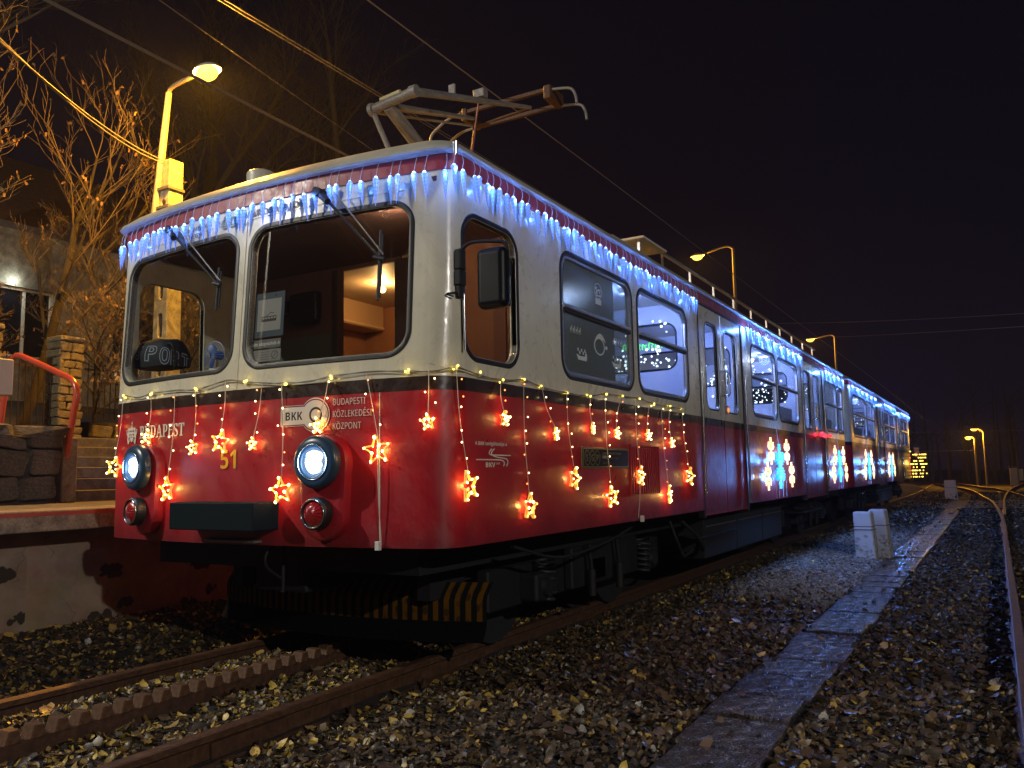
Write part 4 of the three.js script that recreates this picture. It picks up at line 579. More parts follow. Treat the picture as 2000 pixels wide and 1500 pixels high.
function star(label, at, t0, ytop, t1, y1, big, tail = 0) { // a wire from the garland with small bulbs, ending in a star
  const c = at(t1, y1, 0.04), c2 = at(t1, y1, 0.06), n = c2.clone().sub(c).normalize(), s = thing('star_light', label, 'star light', c.toArray());
  const L = (t, y, d) => at(t, y, d).sub(c).toArray(), R = big ? 0.084 : 0.046;
  M('wire', [tube([L(t0, ytop, 0.02), L(t0 + (t1 - t0) * 0.45, ytop + (y1 + R - ytop) * 0.5, 0.016), L(t1, y1 + R, 0.036)], 0.0026, 16, 5), ...(tail ? [tube([L(t1, y1 + R, 0.036), L(t1 + 0.004, (y1 + tail) / 2, 0.03), L(t1 + 0.01, tail, 0.012)], 0.0034, 16, 5)] : [])], WIREC, s);
  if (tail) M('plug', box(-0.015, 0.015, tail - y1 - 0.03, tail - y1 + 0.02, -0.02, 0.005, 0.003), WHITEPAINT, s);
  const fr = M('star_frame', big ? bigG : smallG, AMBER, s), qn = new THREE.Quaternion().setFromUnitVectors(V(0, 0, 1), n), tw = new THREE.Quaternion().setFromAxisAngle(V(0, 0, 1), rr(-0.3, 0.3)), tw2 = new THREE.Quaternion().setFromAxisAngle(V(0, 1, 0), rr(-0.4, 0.4)); fr.scale.setScalar(rr(0.9, 1.1)); fr.quaternion.copy(qn).multiply(tw2).multiply(tw);
  for (const [x, y] of (big ? BIG : SMALL)[1]) { const b = M('bulb', led0, rnd() < 0.15 ? WARMR : WARM, fr); b.position.set(x * 0.9, y * 0.9, 0.012); if (!big) b.scale.setScalar(0.85); b.scale.multiplyScalar(rr(0.75, 1.25)); b.position.x += rr(-0.004, 0.004); b.position.y += rr(-0.004, 0.004); b.rotation.z = rr(-1, 1); }
  const k = Math.max(2, Math.round((ytop - y1) / 0.1)); for (let i = 0; i < k; i++) { const f = (i + rr(0.2, 0.7)) / k, yy = ytop + (y1 + R - ytop) * f, tt = t0 + (t1 - t0) * f + rr(-0.035, 0.035), p = at(tt, yy, 0.03).sub(c); const b = M('small_bulb', ledS, rnd() < 0.3 ? WARMR : WARM, s); b.position.copy(p); }
  const lp = at(t1, y1, 0.055); pointLight(lp.x, lp.y, lp.z, rgb(1, 0.45, 0.1), big ? 0.06 : 0.03, 0.5);
  const lp2 = at((t0 + t1) / 2, (ytop + y1 + R) / 2, 0.045); pointLight(lp2.x, lp2.y, lp2.z, rgb(1, 0.42, 0.1), 0.007, 0.5);
}
const X = sOfX;
star('large star light at the outer front corner beside the left headlight', onFront, X(-1.27), 1.79, X(-1.32), 1.297, true);
star('small star light just above the left headlight', onFront, X(-0.88), 1.785, X(-0.865), 1.49, false);
star('large star light between the left headlight and the dark coupler plate', onFront, X(-0.59), 1.785, X(-0.615), 1.139, true);
star('small star light left of the yellow number', onFront, X(-0.37), 1.775, X(-0.35), 1.40, false);
star('large star light touching the top of the yellow number', onFront, X(-0.08), 1.81, X(-0.085), 1.43, true);
star('small star light right of the yellow number', onFront, X(0.24), 1.775, X(0.195), 1.405, false);
star('large star light left of the taller right headlight pod', onFront, X(0.4), 1.75, X(0.425), 1.124, true);
star('small star light on top of the right headlight pod', onFront, X(0.745), 1.775, X(0.69), 1.495, false);
star('large star light with a long wire hanging to the skirt near the corner', onFront, X(1.0), 1.785, X(1.085), 1.345, true, 0.82);
star('small star light on the rounded corner of the car', onFront, SF - 0.23, 1.79, SF - 0.23, 1.49, false);
star('large star light left of the white swirl logo', onSide, -0.21, 1.785, -0.29, 1.135, true);
star('small star light above the white swirl logo', onSide, -0.69, 1.765, -0.69, 1.53, false);
star('large star light lowest of all, between the swirl logo and the maker plate', onSide, -0.97, 1.79, -0.985, 0.995, true);
star('small star light first to the left above the maker plate', onSide, -1.22, 1.75, -1.36, 1.46, false);
star('large star light beside the near end of the maker plate', onSide, -1.58, 1.76, -1.63, 1.16, true);
star('small star light above the near end of the maker plate', onSide, -1.98, 1.76, -1.95, 1.52, false);
star('large star light below the maker plate', onSide, -2.24, 1.795, -2.27, 1.015, true);
star('small star light above the far end of the maker plate', onSide, -2.56, 1.8, -2.4, 1.5, false);
star('large star light on the near edge of the red vent grille', onSide, -2.87, 1.8, -2.87, 1.165, true, 0.82);
star('small star light above the near side of the vent grille', onSide, -3.2, 1.79, -3.07, 1.505, false);
star('large star light at the lower far corner of the vent grille', onSide, -3.48, 1.79, -3.55, 0.99, true);
star('small star light above the far side of the vent grille', onSide, -3.7, 1.785, -3.66, 1.455, false);
star('large star light nearest the first door', onSide, -4.05, 1.79, -4.13, 1.15, true);
star('small star light on the hidden far flank seen past the left corner', (t, y, d) => V(-A - d, y, t), -0.3, 1.79, -0.35, 1.42, false);
{ // the wire they all hang from
  const gw = thing('garland_wire', 'thin wire with yellow bulbs strung along the waist of the car', 'string lights');
  const fp = [[-1.49, 1.775], [-1.253, 1.795], [-1.05, 1.775], [-0.866, 1.784], [-0.573, 1.79], [-0.352, 1.774], [-0.068, 1.817], [0.1, 1.79], [0.269, 1.777], [0.426, 1.76], [0.6, 1.765], [0.768, 1.778], [1.028, 1.795], [1.265, 1.776]].map(([x, y]) => onFront(X(Math.max(-1.48, x)), y, 0.018).toArray());
  const sp = [[-0.04 + ZC * 0, 1.79, 1]]; const pts = [...fp, onFront(SF - 0.2, 1.775, 0.018).toArray(), ...[[-0.21, 1.79], [-0.45, 1.775], [-0.711, 1.763], [-0.984, 1.794], [-1.22, 1.762], [-1.602, 1.758], [-1.95, 1.757], [-2.26, 1.802], [-2.6, 1.8], [-2.957, 1.815], [-3.3, 1.785], [-3.7, 1.79], [-4.071, 1.784]].map(([z, y]) => onSide(z, y, 0.018).toArray())];
  M('cable', [tube(pts, 0.0035, 260, 5), tube(pts.map(([x, y, z], i) => [x, y + (i % 2 ? 0.008 : -0.006), z + (i % 2 ? 0.002 : -0.002)]), 0.0025, 260, 5)], WIREG, gw);
  const YEL = glow(1, 0.75, 0.1, 5);
  for (const [i, k] of pts.entries()) if (i % 2 || i > 14) { for (let j = 0; j < 2; j++) { const b = M('bulb', ledS, YEL, gw); b.position.set(k[0] + rr(-0.02, 0.02), k[1] + rr(-0.01, 0.015), k[2] + 0.004); b.scale.setScalar(1.3); } M('tape', box(k[0] - 0.012, k[0] + 0.012, k[1] - 0.012, k[1] + 0.012, k[2] - 0.004, k[2] + 0.004), WIREC, gw); if (i < 16) pointLight(k[0], k[1] + 0.005, k[2] + 0.03, rgb(1, 0.7, 0.12), 0.004, 0.5); }
}
// snowflake ornaments on the flank
{
  const CY = new THREE.MeshStandardMaterial({ color: rgb(0.1, 0.3, 0.35), emissive: rgb(0.02, 0.42, 1), emissiveIntensity: 1.2 }), WF = glow(1, 0.58, 0.24, 2.6), WB = mat(0.5, 0.4, 0.3, 0.5), lg = prep(new THREE.SphereGeometry(0.0085, 6, 5));
  const flake = (R, r) => { const g = []; for (let k = 0; k < 6; k++) { const a = k * Math.PI / 3 + Math.PI / 2, c = Math.cos(a), s = Math.sin(a); g.push(rod([0, 0, 0], [c * R, s * R, 0], r, r, 6)); for (const f of [0.38, 0.62, 0.85]) for (const d of [-1, 1]) { const b = a + d * 0.85, l = R * (f < 0.5 ? 0.3 : f < 0.7 ? 0.34 : 0.2); g.push(rod([c * R * f, s * R * f, 0], [c * R * f + Math.cos(b) * l, s * R * f + Math.sin(b) * l, 0], r, r, 6)); } } g.push(prep(new THREE.TorusGeometry(R * 0.24, r, 6, 24))); return join(g); };
  const big = flake(0.3, 0.012), small = flake(0.165, 0.006);
  const smallDots = []; for (let k = 0; k < 6; k++) for (const f of [0.15, 0.3, 0.45, 0.6, 0.72, 0.86, 1]) { const a = k * Math.PI / 3 + Math.PI / 2; smallDots.push([Math.cos(a) * 0.165 * f, Math.sin(a) * 0.165 * f]); if (f > 0.4 && f < 1) for (const d of [-1, 1]) smallDots.push([Math.cos(a) * 0.165 * f + Math.cos(a + d * 0.85) * 0.04, Math.sin(a) * 0.165 * f + Math.sin(a + d * 0.85) * 0.04]); }
  const dotG = join(smallDots.map(([x, y]) => lg.clone().translate(x, y, 0.008)));
  const orn = (label, z, top) => {
    const t = thing('snowflake_ornament', label, 'snowflake light', [A + 0.05, 1.24, z]); t.rotation.y = Math.PI / 2;
    M('cyan_snowflake', big, CY, t); const w = M('hanging_wire', [rod([0, 0.27, 0], [-0.03, top - 1.24, -0.03], 0.004, 0.004, 5), ...[-0.15, 0, 0.25, 0.45].map((x) => rod([x, -0.2, -0.02], [x + 0.02, -0.42, -0.03], 0.004, 0.004, 5))], WIREW, t);
    for (const [x, y] of [[-0.72, -0.13], [-0.5, 0.2], [0.45, 0.2], [0.7, -0.12]]) { const f = M('warm_snowflake', small, WB, t); f.position.set(x, y, 0); const d = M('bulbs', dotG, WF, f); d.userData.kind = 'stuff'; pointLight(A + 0.12, 1.24 + y, z - x, rgb(1, 0.6, 0.25), 0.035, 1); }
    pointLight(A + 0.16, 1.35, z, rgb(0.1, 0.33, 1), 1.5, 2); pointLight(A + 0.16, 1.1, z, rgb(0.1, 0.33, 1), 1.5, 2);
  };
  orn('cyan snowflake ornament between the doors, with four warm flakes round it', -7.95, 1.9);
  orn('snowflake ornament past the second door at the end of the front car', -12.95, 1.85);
  orn('first snowflake ornament on the rear car', -17.1, 1.85);
  orn('second snowflake ornament on the rear car', -21.9, 1.85);
  const lp = thing('light_panel', 'square panel of yellow bulbs at the far end of the train', 'light panel', [1.58, 1.3, -28.5]); lp.rotation.y = 0.4;
  M('frame', [box(-0.5, 0.5, 0.48, 0.5, -0.01, 0.01), box(-0.5, 0.5, -0.5, -0.48, -0.01, 0.01), box(-0.5, -0.48, -0.48, 0.48, -0.01, 0.01), box(0.48, 0.5, -0.48, 0.48, -0.01, 0.01)], BLACK, lp);
  const dots = []; for (let i = 0; i < 120; i++) dots.push(prep(new THREE.SphereGeometry(0.022, 6, 5).translate(rr(-0.45, 0.45), Math.round(rr(-4, 4)) * 0.11, rr(-0.02, 0.02)))); M('bulbs', dots, glow(1, 0.66, 0.08, 3.4), lp).userData.kind = 'stuff'; pointLight(1.75, 1.35, -28.3, rgb(1, 0.6, 0.12), 0.5, 4);
  const rl = thing('red_lights', 'cluster of red lamps below the second door', 'red lamps', [A + 0.03, 1.77, -11.4]);
  for (const [z, s] of [[0.62, 0.9], [-0.02, 1.3], [-0.3, 1.1], [-0.85, 0.9]]) M('red_bulb', prep(new THREE.SphereGeometry(0.035 * s, 12, 8).translate(0, rr(-0.02, 0.02), z)), glow(1, 0.02, 0.03, 1.6), rl);
  pointLight(A + 0.15, 1.76, -11.45, rgb(1, 0.02, 0.03), 0.012, 2);
  const rlamp = thing('marker_lamp', 'amber marker lamp hanging at the far end of the rear car', 'lamp', [1.66, 1.72, -29.3]); M('lantern', prep(new THREE.CylinderGeometry(0.09, 0.07, 0.34, 14)), mat(0.4, 0.2, 0.1, 0.4), rlamp); M('cap', prep(new THREE.ConeGeometry(0.11, 0.1, 14).translate(0, 0.22, 0)), DARK, rlamp);
}

// ---------- street lamps, poles, wires ----------
const SODIUM = rgb(1, 0.43, 0.03), POLE = mat(0.34, 0.3, 0.24, 0.7, { map: T2(concT, 1) });
function lampHead(t, dir, lit, mcol) { // a flat cobra head at the group's top, opening downwards
  const h = new THREE.SphereGeometry(0.2, 20, 10, 0, Math.PI * 2, 0, Math.PI / 2); h.scale(1.15, 0.45, 0.7); M('lamp_shade', prep(h), mat(0.3, 0.3, 0.3, 0.5), t);
  const b = new THREE.SphereGeometry(0.15, 20, 10); b.scale(1.15, 0.7, 0.8); b.translate(0, -0.03, 0); return M('lamp_glass', prep(b), lit, t);
}
const sodGlow = glow(1, 0.5, 0.07, 3.2);
function streetLamp(label, x, y, z, post, arm, I, baseY, lattice) {
  const t = thing('street_lamp', label, 'street lamp', [x, y, z]);
  lampHead(t, 1, sodGlow);
  pointLight(x, y - 0.03, z, SODIUM, I, 6);
  const P = (p) => [p[0] - x, p[1] - y, p[2] - z];
  M('arm', [tube([P(post), P([post[0] + arm * 0.25, post[1] + 0.1, post[2]]), P([x - arm * 0.15, y + 0.04, z])], 0.035, 20, 8)], POLE, t);
  M('post', [rod(P([post[0], baseY, post[2]]), P(post), 0.075, 0.045, 10)], POLE, t);
  return t;
}
{ // the nearest lamp stands on a pierced concrete mast
  const x = -4.7, y = 6.65, z = -3.53, t = thing('street_lamp', 'bright sodium street lamp on the yellow concrete mast behind the train', 'street lamp', [x, y, z]);
  lampHead(t, 1, sodGlow); pointLight(x, y - 0.04, z, SODIUM, 190, 6);
  const SP = mat(0.58, 0.5, 0.36, 0.6, { map: T2(concT, 1) });
  M('arm', [tube([[-1.41, 0.24, -0.47], [-1.25, 0.28, -0.42], [-0.2, 0.06, -0.06]], 0.032, 20, 8)], SP, t); M('tube', [rod([-1.56, -1.59, -0.41], [-1.41, 0.24, -0.47], 0.06, 0.045, 10)], SP, t);
  const s = rect(-0.16, -5.4, 0.16, 0); { const a = s.getPoints ? null : null; } s.curves = []; s.moveTo(-0.19, -5.4); s.lineTo(0.19, -5.4); s.lineTo(0.12, 0); s.lineTo(-0.12, 0); s.closePath(); for (let i = 0; i < 9; i++) s.holes.push(rrect(-0.045, -0.95 - i * 0.56, 0.045, -0.6 - i * 0.56, 0.044, THREE.Path));
  const g = ext(s, 0.24, 0.012, 6); g.translate(-1.4, -0.8, -0.65); M('mast', boxuv(g), SP, t); M('clamp', [box(-1.6, -1.24, -1.26, -1.22, -0.66, -0.38), box(-1.6, -1.24, -1.54, -1.5, -0.66, -0.38)], STEEL, t);
}
streetLamp('sodium street lamp over the train roof, nearer of the two', -3.99, 8.27, -22.7, [-2.8, 8.35, -22.7], -1, 60, 0.9);
streetLamp('sodium street lamp over the train roof, farther of the two', -4.0, 8.06, -42.1, [-2.78, 8.1, -42.1], -1, 60, 0.9);
streetLamp('short sodium lamp beside the far tracks, lower of the pair', 2.6, 3.08, -60, [2.95, 3.0, -60], -0.6, 45, -0.3);
streetLamp('short sodium lamp beside the far tracks, taller of the pair', 2.98, 3.66, -60, [3.5, 3.5, -60], -0.6, 140, -0.3);
// lamps that stand out of the picture but light it: one on the platform, a row beyond the second track
function ledLamp(label, x, y, z, px, I, c, aim) {
  const t = thing('lamp_post', label, 'street lamp', [x, y, z]); M('lamp_shade', box(-0.3, 0.3, 0, 0.09, -0.14, 0.14, 0.02), STEEL, t); M('lamp_glass', box(-0.2, 0.2, -0.03, -0.002, -0.1, 0.1), glow(0.95, 0.95, 0.9, 14), t);
  M('post', [rod([px - x, -y - 0.2, 0], [px - x, 0.12, 0], 0.07, 0.045, 10), rod([px - x, 0.08, 0], [0, 0.06, 0], 0.03, 0.03, 8)], STEEL, t); pointLight(x, y - 0.06, z, c, I, 6);
}
ledLamp('white lamp post on the platform before the train', -4.9, 6.6, 5.6, -5.6, 205, rgb(1, 0.93, 0.78));
ledLamp('white lamp post beyond the second track, beside the viewer', 12, 5.4, 5.5, 12.8, 210, rgb(1, 0.93, 0.84));
ledLamp('white lamp post beyond the second track, level with the first door', 9, 6.1, -16.5, 9.8, 70, rgb(0.4, 0.6, 1));
ledLamp('white lamp post beyond the second track, far down the line', 9, 6.6, -37, 9.8, 30, rgb(0.8, 0.88, 1));
{
  const W = mat(0.14, 0.13, 0.13, 0.6), wire = (label, pts, r, name = 'overhead_wire') => tag(M(name, pts.map((q) => tube(q, r, 40, 5)), W), label, 'wire');
  const sag = (a, b, s) => [0, 0.25, 0.5, 0.75, 1].map((t) => [a[0] + (b[0] - a[0]) * t, a[1] + (b[1] - a[1]) * t - s * 4 * t * (1 - t), a[2] + (b[2] - a[2]) * t]);
  const cw = wire('trolley wire running over the train to the far masts', [[[0, 4.98, 12], [0, 4.98, -3.42], [0, 4.9, -15], [0, 4.78, -36], [-0.1, 4.6, -60], [0.6, 4.2, -66]]], 0.006);
  wire('double feeder wire passing left of the street lamp', [sag([-3, 5.9, 12], [-3, 5.38, -4.52], 0.02), sag([-3.02, 5.94, 12], [-3.02, 5.41, -4.52], 0.02), sag([-3, 5.38, -4.52], [-3, 4.6, -30], 0.02)], 0.009);
  wire('double wire reaching the pantograph from the upper left', [sag([-3, 6.5, 12], [-3, 6.46, -12], 0.0), sag([-3.1, 6.62, 12], [-3.1, 6.58, -12], 0.0), sag([-3, 6.46, -12], [-3, 6.3, -60], 0.0)], 0.006);
  wire('thin wire between the street lamp and the pantograph', [sag([-3, 7.9, 12], [-3, 5.67, -4.72], 0.0), sag([-3, 5.67, -4.72], [-3, 4.5, -14], 0)], 0.004);
  wire('bundled cable slung from the concrete mast to the left photo edge', [sag([-6.0, 5.78, -3.85], [-3, 4.94, -0.02], 0.1), sag([-6.0, 5.74, -3.85], [-3.02, 4.98, -0.02], 0.14), sag([-3, 4.94, -0.02], [-1, 5.1, 9], 0.1)], 0.009);
  wire('pair of span wires crossing from the farther street lamp', [sag([-2.75, 8.05, -42], [7, 7.7, -42], 0.04), sag([-5.6, 9.08, -42], [7, 8.3, -42], 0.1)], 0.016);
  wire('span wires beyond the end of the train', [sag([-6, 3.6, -58], [8, 3.4, -58], 0.03), sag([-6, 2.35, -58], [3, 2.2, -58], 0.03)], 0.02);
}
// ---------- markers and far things ----------
{
  const mk = (label, x, z, w, h, d, y0) => { const t = thing('marker_stone', label, 'marker stone', [x, y0, z]); t.rotation.y = -0.12; const g = new RoundedBoxGeometry(w, h, d, 3, 0.03), p = g.attributes.position; for (let i = 0; i < p.count; i++) { const y = p.getY(i) / h + 0.5; p.setX(i, p.getX(i) * (1.08 - 0.16 * y) + 0.03 * (1 - y)); p.setZ(i, p.getZ(i) * (1.05 - 0.1 * y)); } g.computeVertexNormals(); g.translate(0, h / 2, 0); boxuv(g);
    const tex = canvas(256, 512, (c, W, H) => { c.fillStyle = '#d8d8d8'; c.fillRect(0, 0, W, H); for (let i = 0; i < 90; i++) { c.fillStyle = `rgba(60,52,44,${rnd() * 0.35})`; c.beginPath(); c.ellipse(rnd() * W, H * (0.5 + 0.5 * Math.sqrt(rnd())), rnd() * 16, rnd() * 26, rnd() * 3, 0, 7); c.fill(); } c.fillStyle = 'rgba(30,26,24,.75)'; c.beginPath(); c.ellipse(120, 430, 24, 40, 0.3, 0, 7); c.fill(); c.fillRect(0, 196, W, 7); });
    M('stone_body', prep(g), mat(0.75, 0.75, 0.75, 0.75, { map: scaled(tex, 2.2, 1.25) }), t); return t; };
  const a = mk('white concrete marker beside the path, the nearer block of the pair', 2.34, -9.6, 0.27, 0.7, 0.2, -0.14); M('strap', box(-0.145, 0.145, 0.44, 0.452, -0.112, 0.112), STEEL, a);
  mk('white concrete marker beside the path, the block behind the nearer one', 2.5, -9.98, 0.25, 0.72, 0.22, -0.14);
  mk('white rounded marker post standing by the far track curve', 2.42, -34.4, 0.42, 0.78, 0.3, -0.14);
  const bx = thing('signal_cabinet', 'small trackside cabinet and post at the far right', 'cabinet', [5.1, -0.25, -57]); M('housing', box(-0.3, 0.1, 0.2, 1.3, -0.3, 0.3, 0.02), mat(0.3, 0.28, 0.26, 0.6), bx); M('roof_plate', box(-0.36, 0.16, 1.3, 1.37, -0.35, 0.35, 0.02), DARK, bx); M('side_box', box(0.16, 0.42, 0.5, 1.2, -0.2, 0.2, 0.02), mat(0.35, 0.34, 0.33, 0.6), bx); M('legs', [box(-0.26, -0.2, 0, 0.2, -0.2, -0.14), box(0.0, 0.06, 0, 0.2, 0.1, 0.16), rod([0.14, 0, 0.3], [0.14, 1.25, 0.3], 0.04)], STEEL, bx);
  // heap of gravel and a dirt crossing in the lamplight
  const heap = new THREE.SphereGeometry(1, 24, 12), hp = heap.attributes.position; for (let i = 0; i < hp.count; i++) { const k = 1 + 0.15 * N3(hp.getX(i) * 3, hp.getY(i) * 3, hp.getZ(i) * 3); hp.setXYZ(i, hp.getX(i) * 1.6 * k, Math.max(-0.1, hp.getY(i) * 0.55 * k), hp.getZ(i) * 1.6 * k); } heap.computeVertexNormals(); const hm = M('gravel_heap', prep(boxuv(heap)), mat(0.22, 0.19, 0.16, 0.95, { map: T2(concT, 2) })); hm.position.set(-0.6, -0.25, -46); tag(hm, 'low heap of gravel behind the end of the train', 'gravel heap');
  struct('crossing', box(-6, 14, -0.5, -0.115, -33, -26.5), mat(0.16, 0.14, 0.12, 0.9, { map: T2(concT, 0.5) }));
}
// ---------- trees ----------
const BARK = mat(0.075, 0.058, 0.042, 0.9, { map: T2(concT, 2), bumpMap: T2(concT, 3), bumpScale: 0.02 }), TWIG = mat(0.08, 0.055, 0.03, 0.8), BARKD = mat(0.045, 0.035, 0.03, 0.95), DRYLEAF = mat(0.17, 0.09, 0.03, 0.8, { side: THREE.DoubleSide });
function tree(name, label, base, H, lean, o = {}) {
  const t = thing(name, label, o.cat || 'tree', base), trunk = [], br = [], lv = []; const depthMax = o.depth || 5;
  function seg(p, d, len, r, lvl) {
    const n = lvl === 0 ? 5 : 3; let q = p.clone(), dir = d.clone(), r0 = r;
    for (let i = 0; i < n; i++) {
      const nd = dir.clone().add(V(rr(-1, 1), rr(-0.4, 0.9) * (o.up ?? 0.5), rr(-1, 1)).multiplyScalar(lvl === 0 ? 0.07 : 0.2)).normalize(), e = q.clone().addScaledVector(nd, len / n), r1 = r0 * (lvl === 0 ? 0.93 : 0.84);
      (lvl < 2 ? trunk : br).push(rod(q.toArray(), e.toArray(), r0, r1, lvl < 2 ? 8 : lvl < 4 ? 5 : 3)); q = e; dir = nd; r0 = r1;
      if (lvl < depthMax && (lvl > 0 || i >= (o.bare ?? 2))) { const k = lvl === 0 ? 2 : lvl < 3 ? (o.thin ? 1 + (rnd() < 0.45) : 2) : o.thin ? (rnd() < 0.75 ? 1 : 0) : 1 + (rnd() < 0.5); for (let j = 0; j < k; j++) { const a = rr(0, 6.283), sp = rr(0.5, 0.95) * (o.spread ?? 1), ax = V(Math.cos(a), 0, Math.sin(a)), c = dir.clone().multiplyScalar(Math.cos(sp)).addScaledVector(ax, Math.sin(sp)).add(V(0, 0.18, 0)).normalize(); seg(q, c, len * rr(0.42, 0.66), Math.max(0.0035, r0 * rr(0.4, 0.6)), lvl + 1); } }
    }
    if (lvl >= depthMax - 1 && rnd() < (o.leaf ?? 0.25) * 0.22) { const g = new THREE.PlaneGeometry(0.03, 0.06, 1, 2); g.attributes.position.setZ(2, 0.02); g.rotateX(rr(-1, 1)); g.rotateY(rr(0, 6)); g.rotateZ(rr(-1, 1)); g.translate(q.x, q.y - 0.03, q.z); lv.push(prep(g)); }
  }
  seg(V(0, 0, 0), V(...lean).normalize(), H, o.r || 0.12, 0);
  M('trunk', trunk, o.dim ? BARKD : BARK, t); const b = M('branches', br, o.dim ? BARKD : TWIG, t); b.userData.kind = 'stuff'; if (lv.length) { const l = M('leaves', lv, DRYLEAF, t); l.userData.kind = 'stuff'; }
  return t;
}
tree('bare_tree', 'bare young tree lit yellow beside the concrete mast', [-8, 1.9, -3.1], 3.4, [0.02, 1, -0.28], { r: 0.08, depth: 5, spread: 0.8, up: 1, bare: 1, leaf: 0.8, thin: 1 });
tree('bare_tree', 'bare multi-stemmed tree at the left photo edge', [-7.2, 1.8, -1.2], 3.0, [0, 1, 0.05], { r: 0.06, depth: 5, spread: 0.85, up: 0.8, bare: 1, leaf: 0.6, thin: 1 });
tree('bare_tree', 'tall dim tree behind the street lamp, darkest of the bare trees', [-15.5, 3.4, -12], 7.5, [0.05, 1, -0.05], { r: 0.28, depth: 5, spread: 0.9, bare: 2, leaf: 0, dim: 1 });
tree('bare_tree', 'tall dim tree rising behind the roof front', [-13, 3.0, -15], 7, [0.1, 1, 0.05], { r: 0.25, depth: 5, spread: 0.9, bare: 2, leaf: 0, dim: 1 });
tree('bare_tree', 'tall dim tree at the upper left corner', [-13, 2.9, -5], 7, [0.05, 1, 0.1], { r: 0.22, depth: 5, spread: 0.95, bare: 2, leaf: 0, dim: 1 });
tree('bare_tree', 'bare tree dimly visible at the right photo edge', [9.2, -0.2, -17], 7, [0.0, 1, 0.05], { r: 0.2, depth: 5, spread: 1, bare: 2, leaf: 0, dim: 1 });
for (const [x, y, z, h, l] of [[-7.0, 1.9, -3.6, 1.3, 'leafless shrub left of the yellow concrete mast'], [-6.9, 1.95, -4.8, 1.5, 'leafless shrub right behind the concrete mast'], [-7.6, 2, -2.2, 1.1, 'leafless shrub behind the iron picket fence'], [-9, 2.3, -5.5, 2.2, 'tall leafless shrub in front of the house wall'], [-9.5, 2.5, -8, 2.4, 'leafless shrub peeping over the cab roof']]) tree('bare_shrub', l, [x, y, z], h, [rr(-0.2, 0.2), 1, rr(-0.2, 0.2)], { r: 0.03, depth: 4, spread: 1.1, bare: 0, leaf: 0.45, cat: 'shrub' });
{ // far wood: one dark mass
  const g = []; for (let i = 0; i < 260; i++) { const x = rr(-70, 60), z = rr(-75, -110) - Math.abs(x) * 0.1, h = rr(4, 9); g.push(rod([x, -1, z], [x + rr(-0.5, 0.5), h, z], rr(0.1, 0.25), 0.03, 5)); for (let k = 0; k < 6; k++) { const y = h * rr(0.3, 0.95), a = rr(0, 6.28), l = rr(0.8, 2.2); g.push(rod([x, y, z], [x + Math.cos(a) * l, y + l * 0.8, z + Math.sin(a) * l], 0.05, 0.01, 4)); } }
  const m = M('far_wood', g, mat(0.05, 0.045, 0.04, 0.9)); m.userData.kind = 'stuff'; m.userData.label = 'dark leafless wood beyond the end of the tracks'; m.userData.category = 'wood';
}
// ---------- house behind the fence ----------
{
  const t = thing('house', 'dim house behind the bare trees with two white lamps on its wall', 'house', [-15, 2.8, -7]);
  const WALLH = mat(0.3, 0.29, 0.26, 0.9, { map: T2(concT, 0.6) });
  const s = rect(-5, 0, 5, 4.2); for (const x of [-3.6, -0.8, 2]) s.holes.push(rrect(x, 1.2, x + 1.3, 2.8, 0.01, THREE.Path)); const g = ext(s, 0.3); g.rotateY(Math.PI / 2); M('wall', [boxuv(g), box(-6, 0, 0, 4.2, 4.7, 5), box(-6, 0, 0, 4.2, -5, -4.7)], WALLH, t);
  for (const x of [-3.6, -0.8, 2]) { const w = M('window', [box(0.1, 0.2, 1.2, 2.8, -x - 1.3, -x - 1.24), box(0.1, 0.2, 1.2, 2.8, -x - 0.06, -x), box(0.1, 0.2, 1.2, 1.26, -x - 1.24, -x - 0.06), box(0.1, 0.2, 2.74, 2.8, -x - 1.24, -x - 0.06), box(0.12, 0.18, 1.26, 2.74, -x - 0.68, -x - 0.62)], WHITEPAINT, t); M('pane', box(0.13, 0.14, 1.26, 2.74, -x - 1.24, -x - 0.06), mat(0.01, 0.01, 0.015, 0.1), w); }
  const rf = new THREE.Shape(); rf.moveTo(-0.8, 4.1); rf.lineTo(6.8, 4.1); rf.lineTo(3, 7); rf.closePath(); const rg = ext(rf, 11); rg.rotateY(Math.PI); rg.translate(0.0, 0, 5.5); M('roof', boxuv(rg), mat(0.12, 0.06, 0.04, 0.8, { map: T2(concT, 1) }), t);
  const lampm = glow(0.95, 1, 0.9, 16); for (const [y, z] of [[2.9, 0.5], [2.25, 1.75]]) { M('wall_lamp', [ball(0.4, y, z, 0.045)], lampm, t); pointLight(-14.6, 2.8 + y, -7 + z, rgb(0.9, 1, 0.85), 0.8, 4); }
}
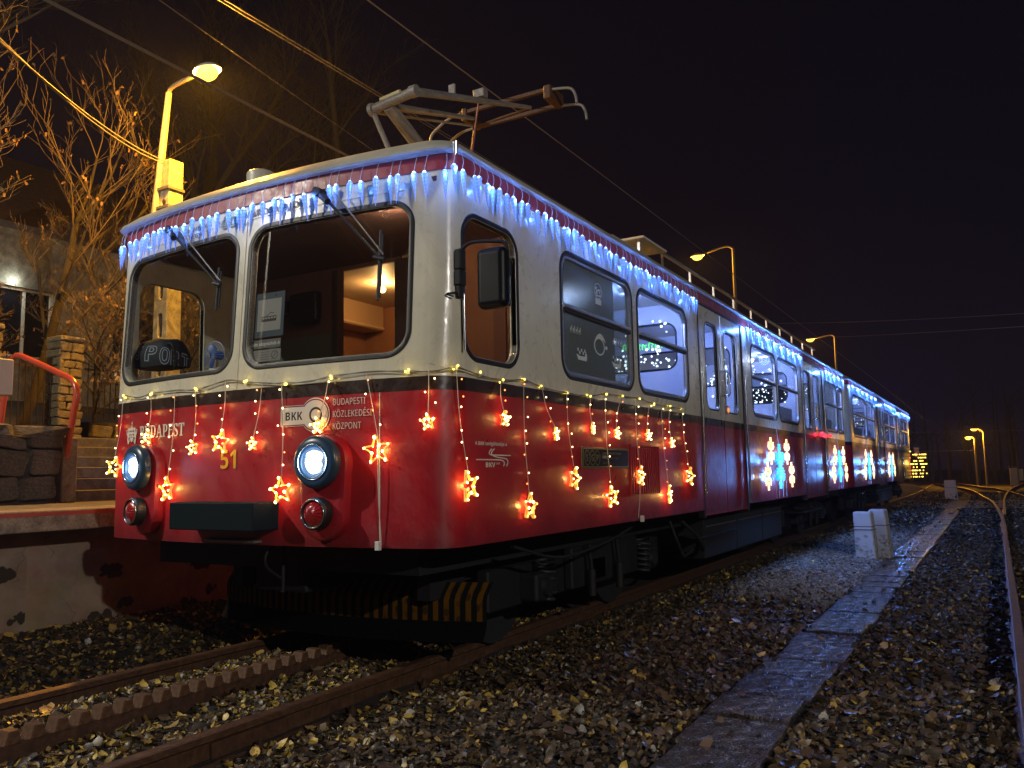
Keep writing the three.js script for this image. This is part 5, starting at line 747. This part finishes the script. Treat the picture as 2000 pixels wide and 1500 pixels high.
// ---------- fallen leaves and ballast ----------
{
  const leafG = [0, 1, 2, 3].map((k) => { // a pointed leaf, curled
    const g = new THREE.PlaneGeometry(1, 1, 4, 3), p = g.attributes.position, c = [0.5, 0.9, 0.35, 1.3][k];
    for (let i = 0; i < p.count; i++) { const u = p.getX(i) * 2, v = p.getY(i) * 2, w = (k % 2 ? 0.3 : 0.42) * Math.max(0.03, Math.pow(1 - u * u, 0.85)) * (1 - 0.3 * u); p.setXYZ(i, u * 0.5, 0.14 * c * (u * u) + 0.2 * c * v * v * w + 0.05 * N3(u * 3, v * 3, k), v * w); }
    g.computeVertexNormals(); return g; });
  const stoneG = [0, 1, 2].map((k) => { const g = new THREE.IcosahedronGeometry(0.5, 1), p = g.attributes.position; for (let i = 0; i < p.count; i++) { const a = 1 + 0.55 * N3(p.getX(i) * 2.2 + k * 9, p.getY(i) * 2.2, p.getZ(i) * 2.2); p.setXYZ(i, p.getX(i) * a, p.getY(i) * a * 0.72, p.getZ(i) * a); } g.computeVertexNormals(); return g; });
  const LM = mat(1, 1, 1, 0.42, { side: THREE.DoubleSide }), SM = mat(1, 1, 1, 0.8);
  const gl = thing('fallen_leaves', 'brown and yellow fallen leaves covering the ground along the tracks', 'leaves'), gs = thing('ballast', 'ballast stones lying between and beside the rails', 'gravel'); gl.userData.kind = gs.userData.kind = 'stuff';
  const bad = (x, z, r) => (x > 2.6 && x < 3.06 && rnd() > r) || (Math.abs(Math.abs(x) - 0.7525) < 0.07) || (Math.abs(x) < 0.06) || x < -2.18 || Math.abs(x - 4.13) < 0.06;
  const inst = (G, mt, n, place, col, parent, name) => { const per = G.map(() => []); for (let i = 0; i < n; i++) { const q = place(); if (q) per[(rnd() * G.length) | 0].push(q); } G.forEach((g, k) => { const m = new THREE.InstancedMesh(g, mt, per[k].length); per[k].forEach((q, i) => { m.setMatrixAt(i, q); m.setColorAt(i, col(q.elements[12], q.elements[14])); }); m.name = name; m.userData.kind = 'stuff'; m.castShadow = m.receiveShadow = true; parent.add(m); }); };
  const e = new THREE.Euler(), q4 = new THREE.Quaternion();
  const where = (near) => near === 0 ? [rr(-2.15, 5.2), rr(3.1, -3.5)] : near === 1 ? [rr(-2.15, 6), rr(-3, -14)] : [rr(-2.1, 8), rr(-13, -45)];
  const place = (near, smin, smax, flat, path) => () => { const [x, z] = where(near); if (bad(x, z, path)) return null; if (Math.abs(x) < 0.68 && z < -1.2 && near) return null; const s = rr(smin, smax); let y = gh(x, z) + s * rr(0.02, 0.3); if (x > 2.6 && x < 3.06) y = -0.118; e.set(rr(-flat, flat), rr(0, 6.28), rr(-flat, flat)); return new THREE.Matrix4().compose(V(x, y, z), q4.setFromEuler(e), V(s, s, s)); };
  const C = new THREE.Color(), pal = [[0.055, 0.036, 0.021], [0.075, 0.046, 0.024], [0.04, 0.028, 0.018], [0.105, 0.064, 0.027], [0.07, 0.05, 0.03], [0.03, 0.022, 0.016], [0.26, 0.17, 0.045], [0.42, 0.29, 0.055], [0.12, 0.09, 0.05]];
  const bright = (x, z) => sstep(1.2, 1.7, x) * (1 - sstep(2.5, 2.75, x)) * sstep(-4, -6.5, z) * (1 - sstep(-13, -17, z));  // paler gravel and leaves, part of the window light put into their colour
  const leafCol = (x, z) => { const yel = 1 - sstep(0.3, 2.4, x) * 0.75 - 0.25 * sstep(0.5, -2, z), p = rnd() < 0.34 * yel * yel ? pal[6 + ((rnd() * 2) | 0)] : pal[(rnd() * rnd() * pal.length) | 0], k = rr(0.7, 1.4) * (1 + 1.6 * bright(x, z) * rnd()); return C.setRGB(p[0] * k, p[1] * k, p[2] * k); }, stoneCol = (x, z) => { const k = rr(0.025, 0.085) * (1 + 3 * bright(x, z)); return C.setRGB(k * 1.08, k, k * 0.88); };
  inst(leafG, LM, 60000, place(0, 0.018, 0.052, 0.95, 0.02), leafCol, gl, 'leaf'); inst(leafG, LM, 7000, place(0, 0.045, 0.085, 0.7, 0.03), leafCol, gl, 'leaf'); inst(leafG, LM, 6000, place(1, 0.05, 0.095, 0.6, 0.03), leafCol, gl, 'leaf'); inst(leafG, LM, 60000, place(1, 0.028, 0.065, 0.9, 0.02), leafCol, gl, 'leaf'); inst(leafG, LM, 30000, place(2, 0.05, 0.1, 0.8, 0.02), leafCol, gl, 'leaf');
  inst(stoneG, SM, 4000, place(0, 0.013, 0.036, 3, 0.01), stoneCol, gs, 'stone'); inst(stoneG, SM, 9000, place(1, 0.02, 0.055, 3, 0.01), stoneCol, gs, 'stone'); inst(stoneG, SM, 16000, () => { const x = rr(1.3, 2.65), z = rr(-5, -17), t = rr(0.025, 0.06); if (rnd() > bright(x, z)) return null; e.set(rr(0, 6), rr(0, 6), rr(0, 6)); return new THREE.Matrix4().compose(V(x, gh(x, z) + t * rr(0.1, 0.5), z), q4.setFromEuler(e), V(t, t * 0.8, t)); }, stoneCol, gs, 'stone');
  const big = () => { const m = place(0, 0.03, 0.055, 3, 0)(); return m; }; inst(stoneG, SM, 110, big, () => { const k = rr(0.2, 0.42); return C.setRGB(k, k * 0.95, k * 0.85); }, gs, 'stone');
}
renderer.render(scene, camera);
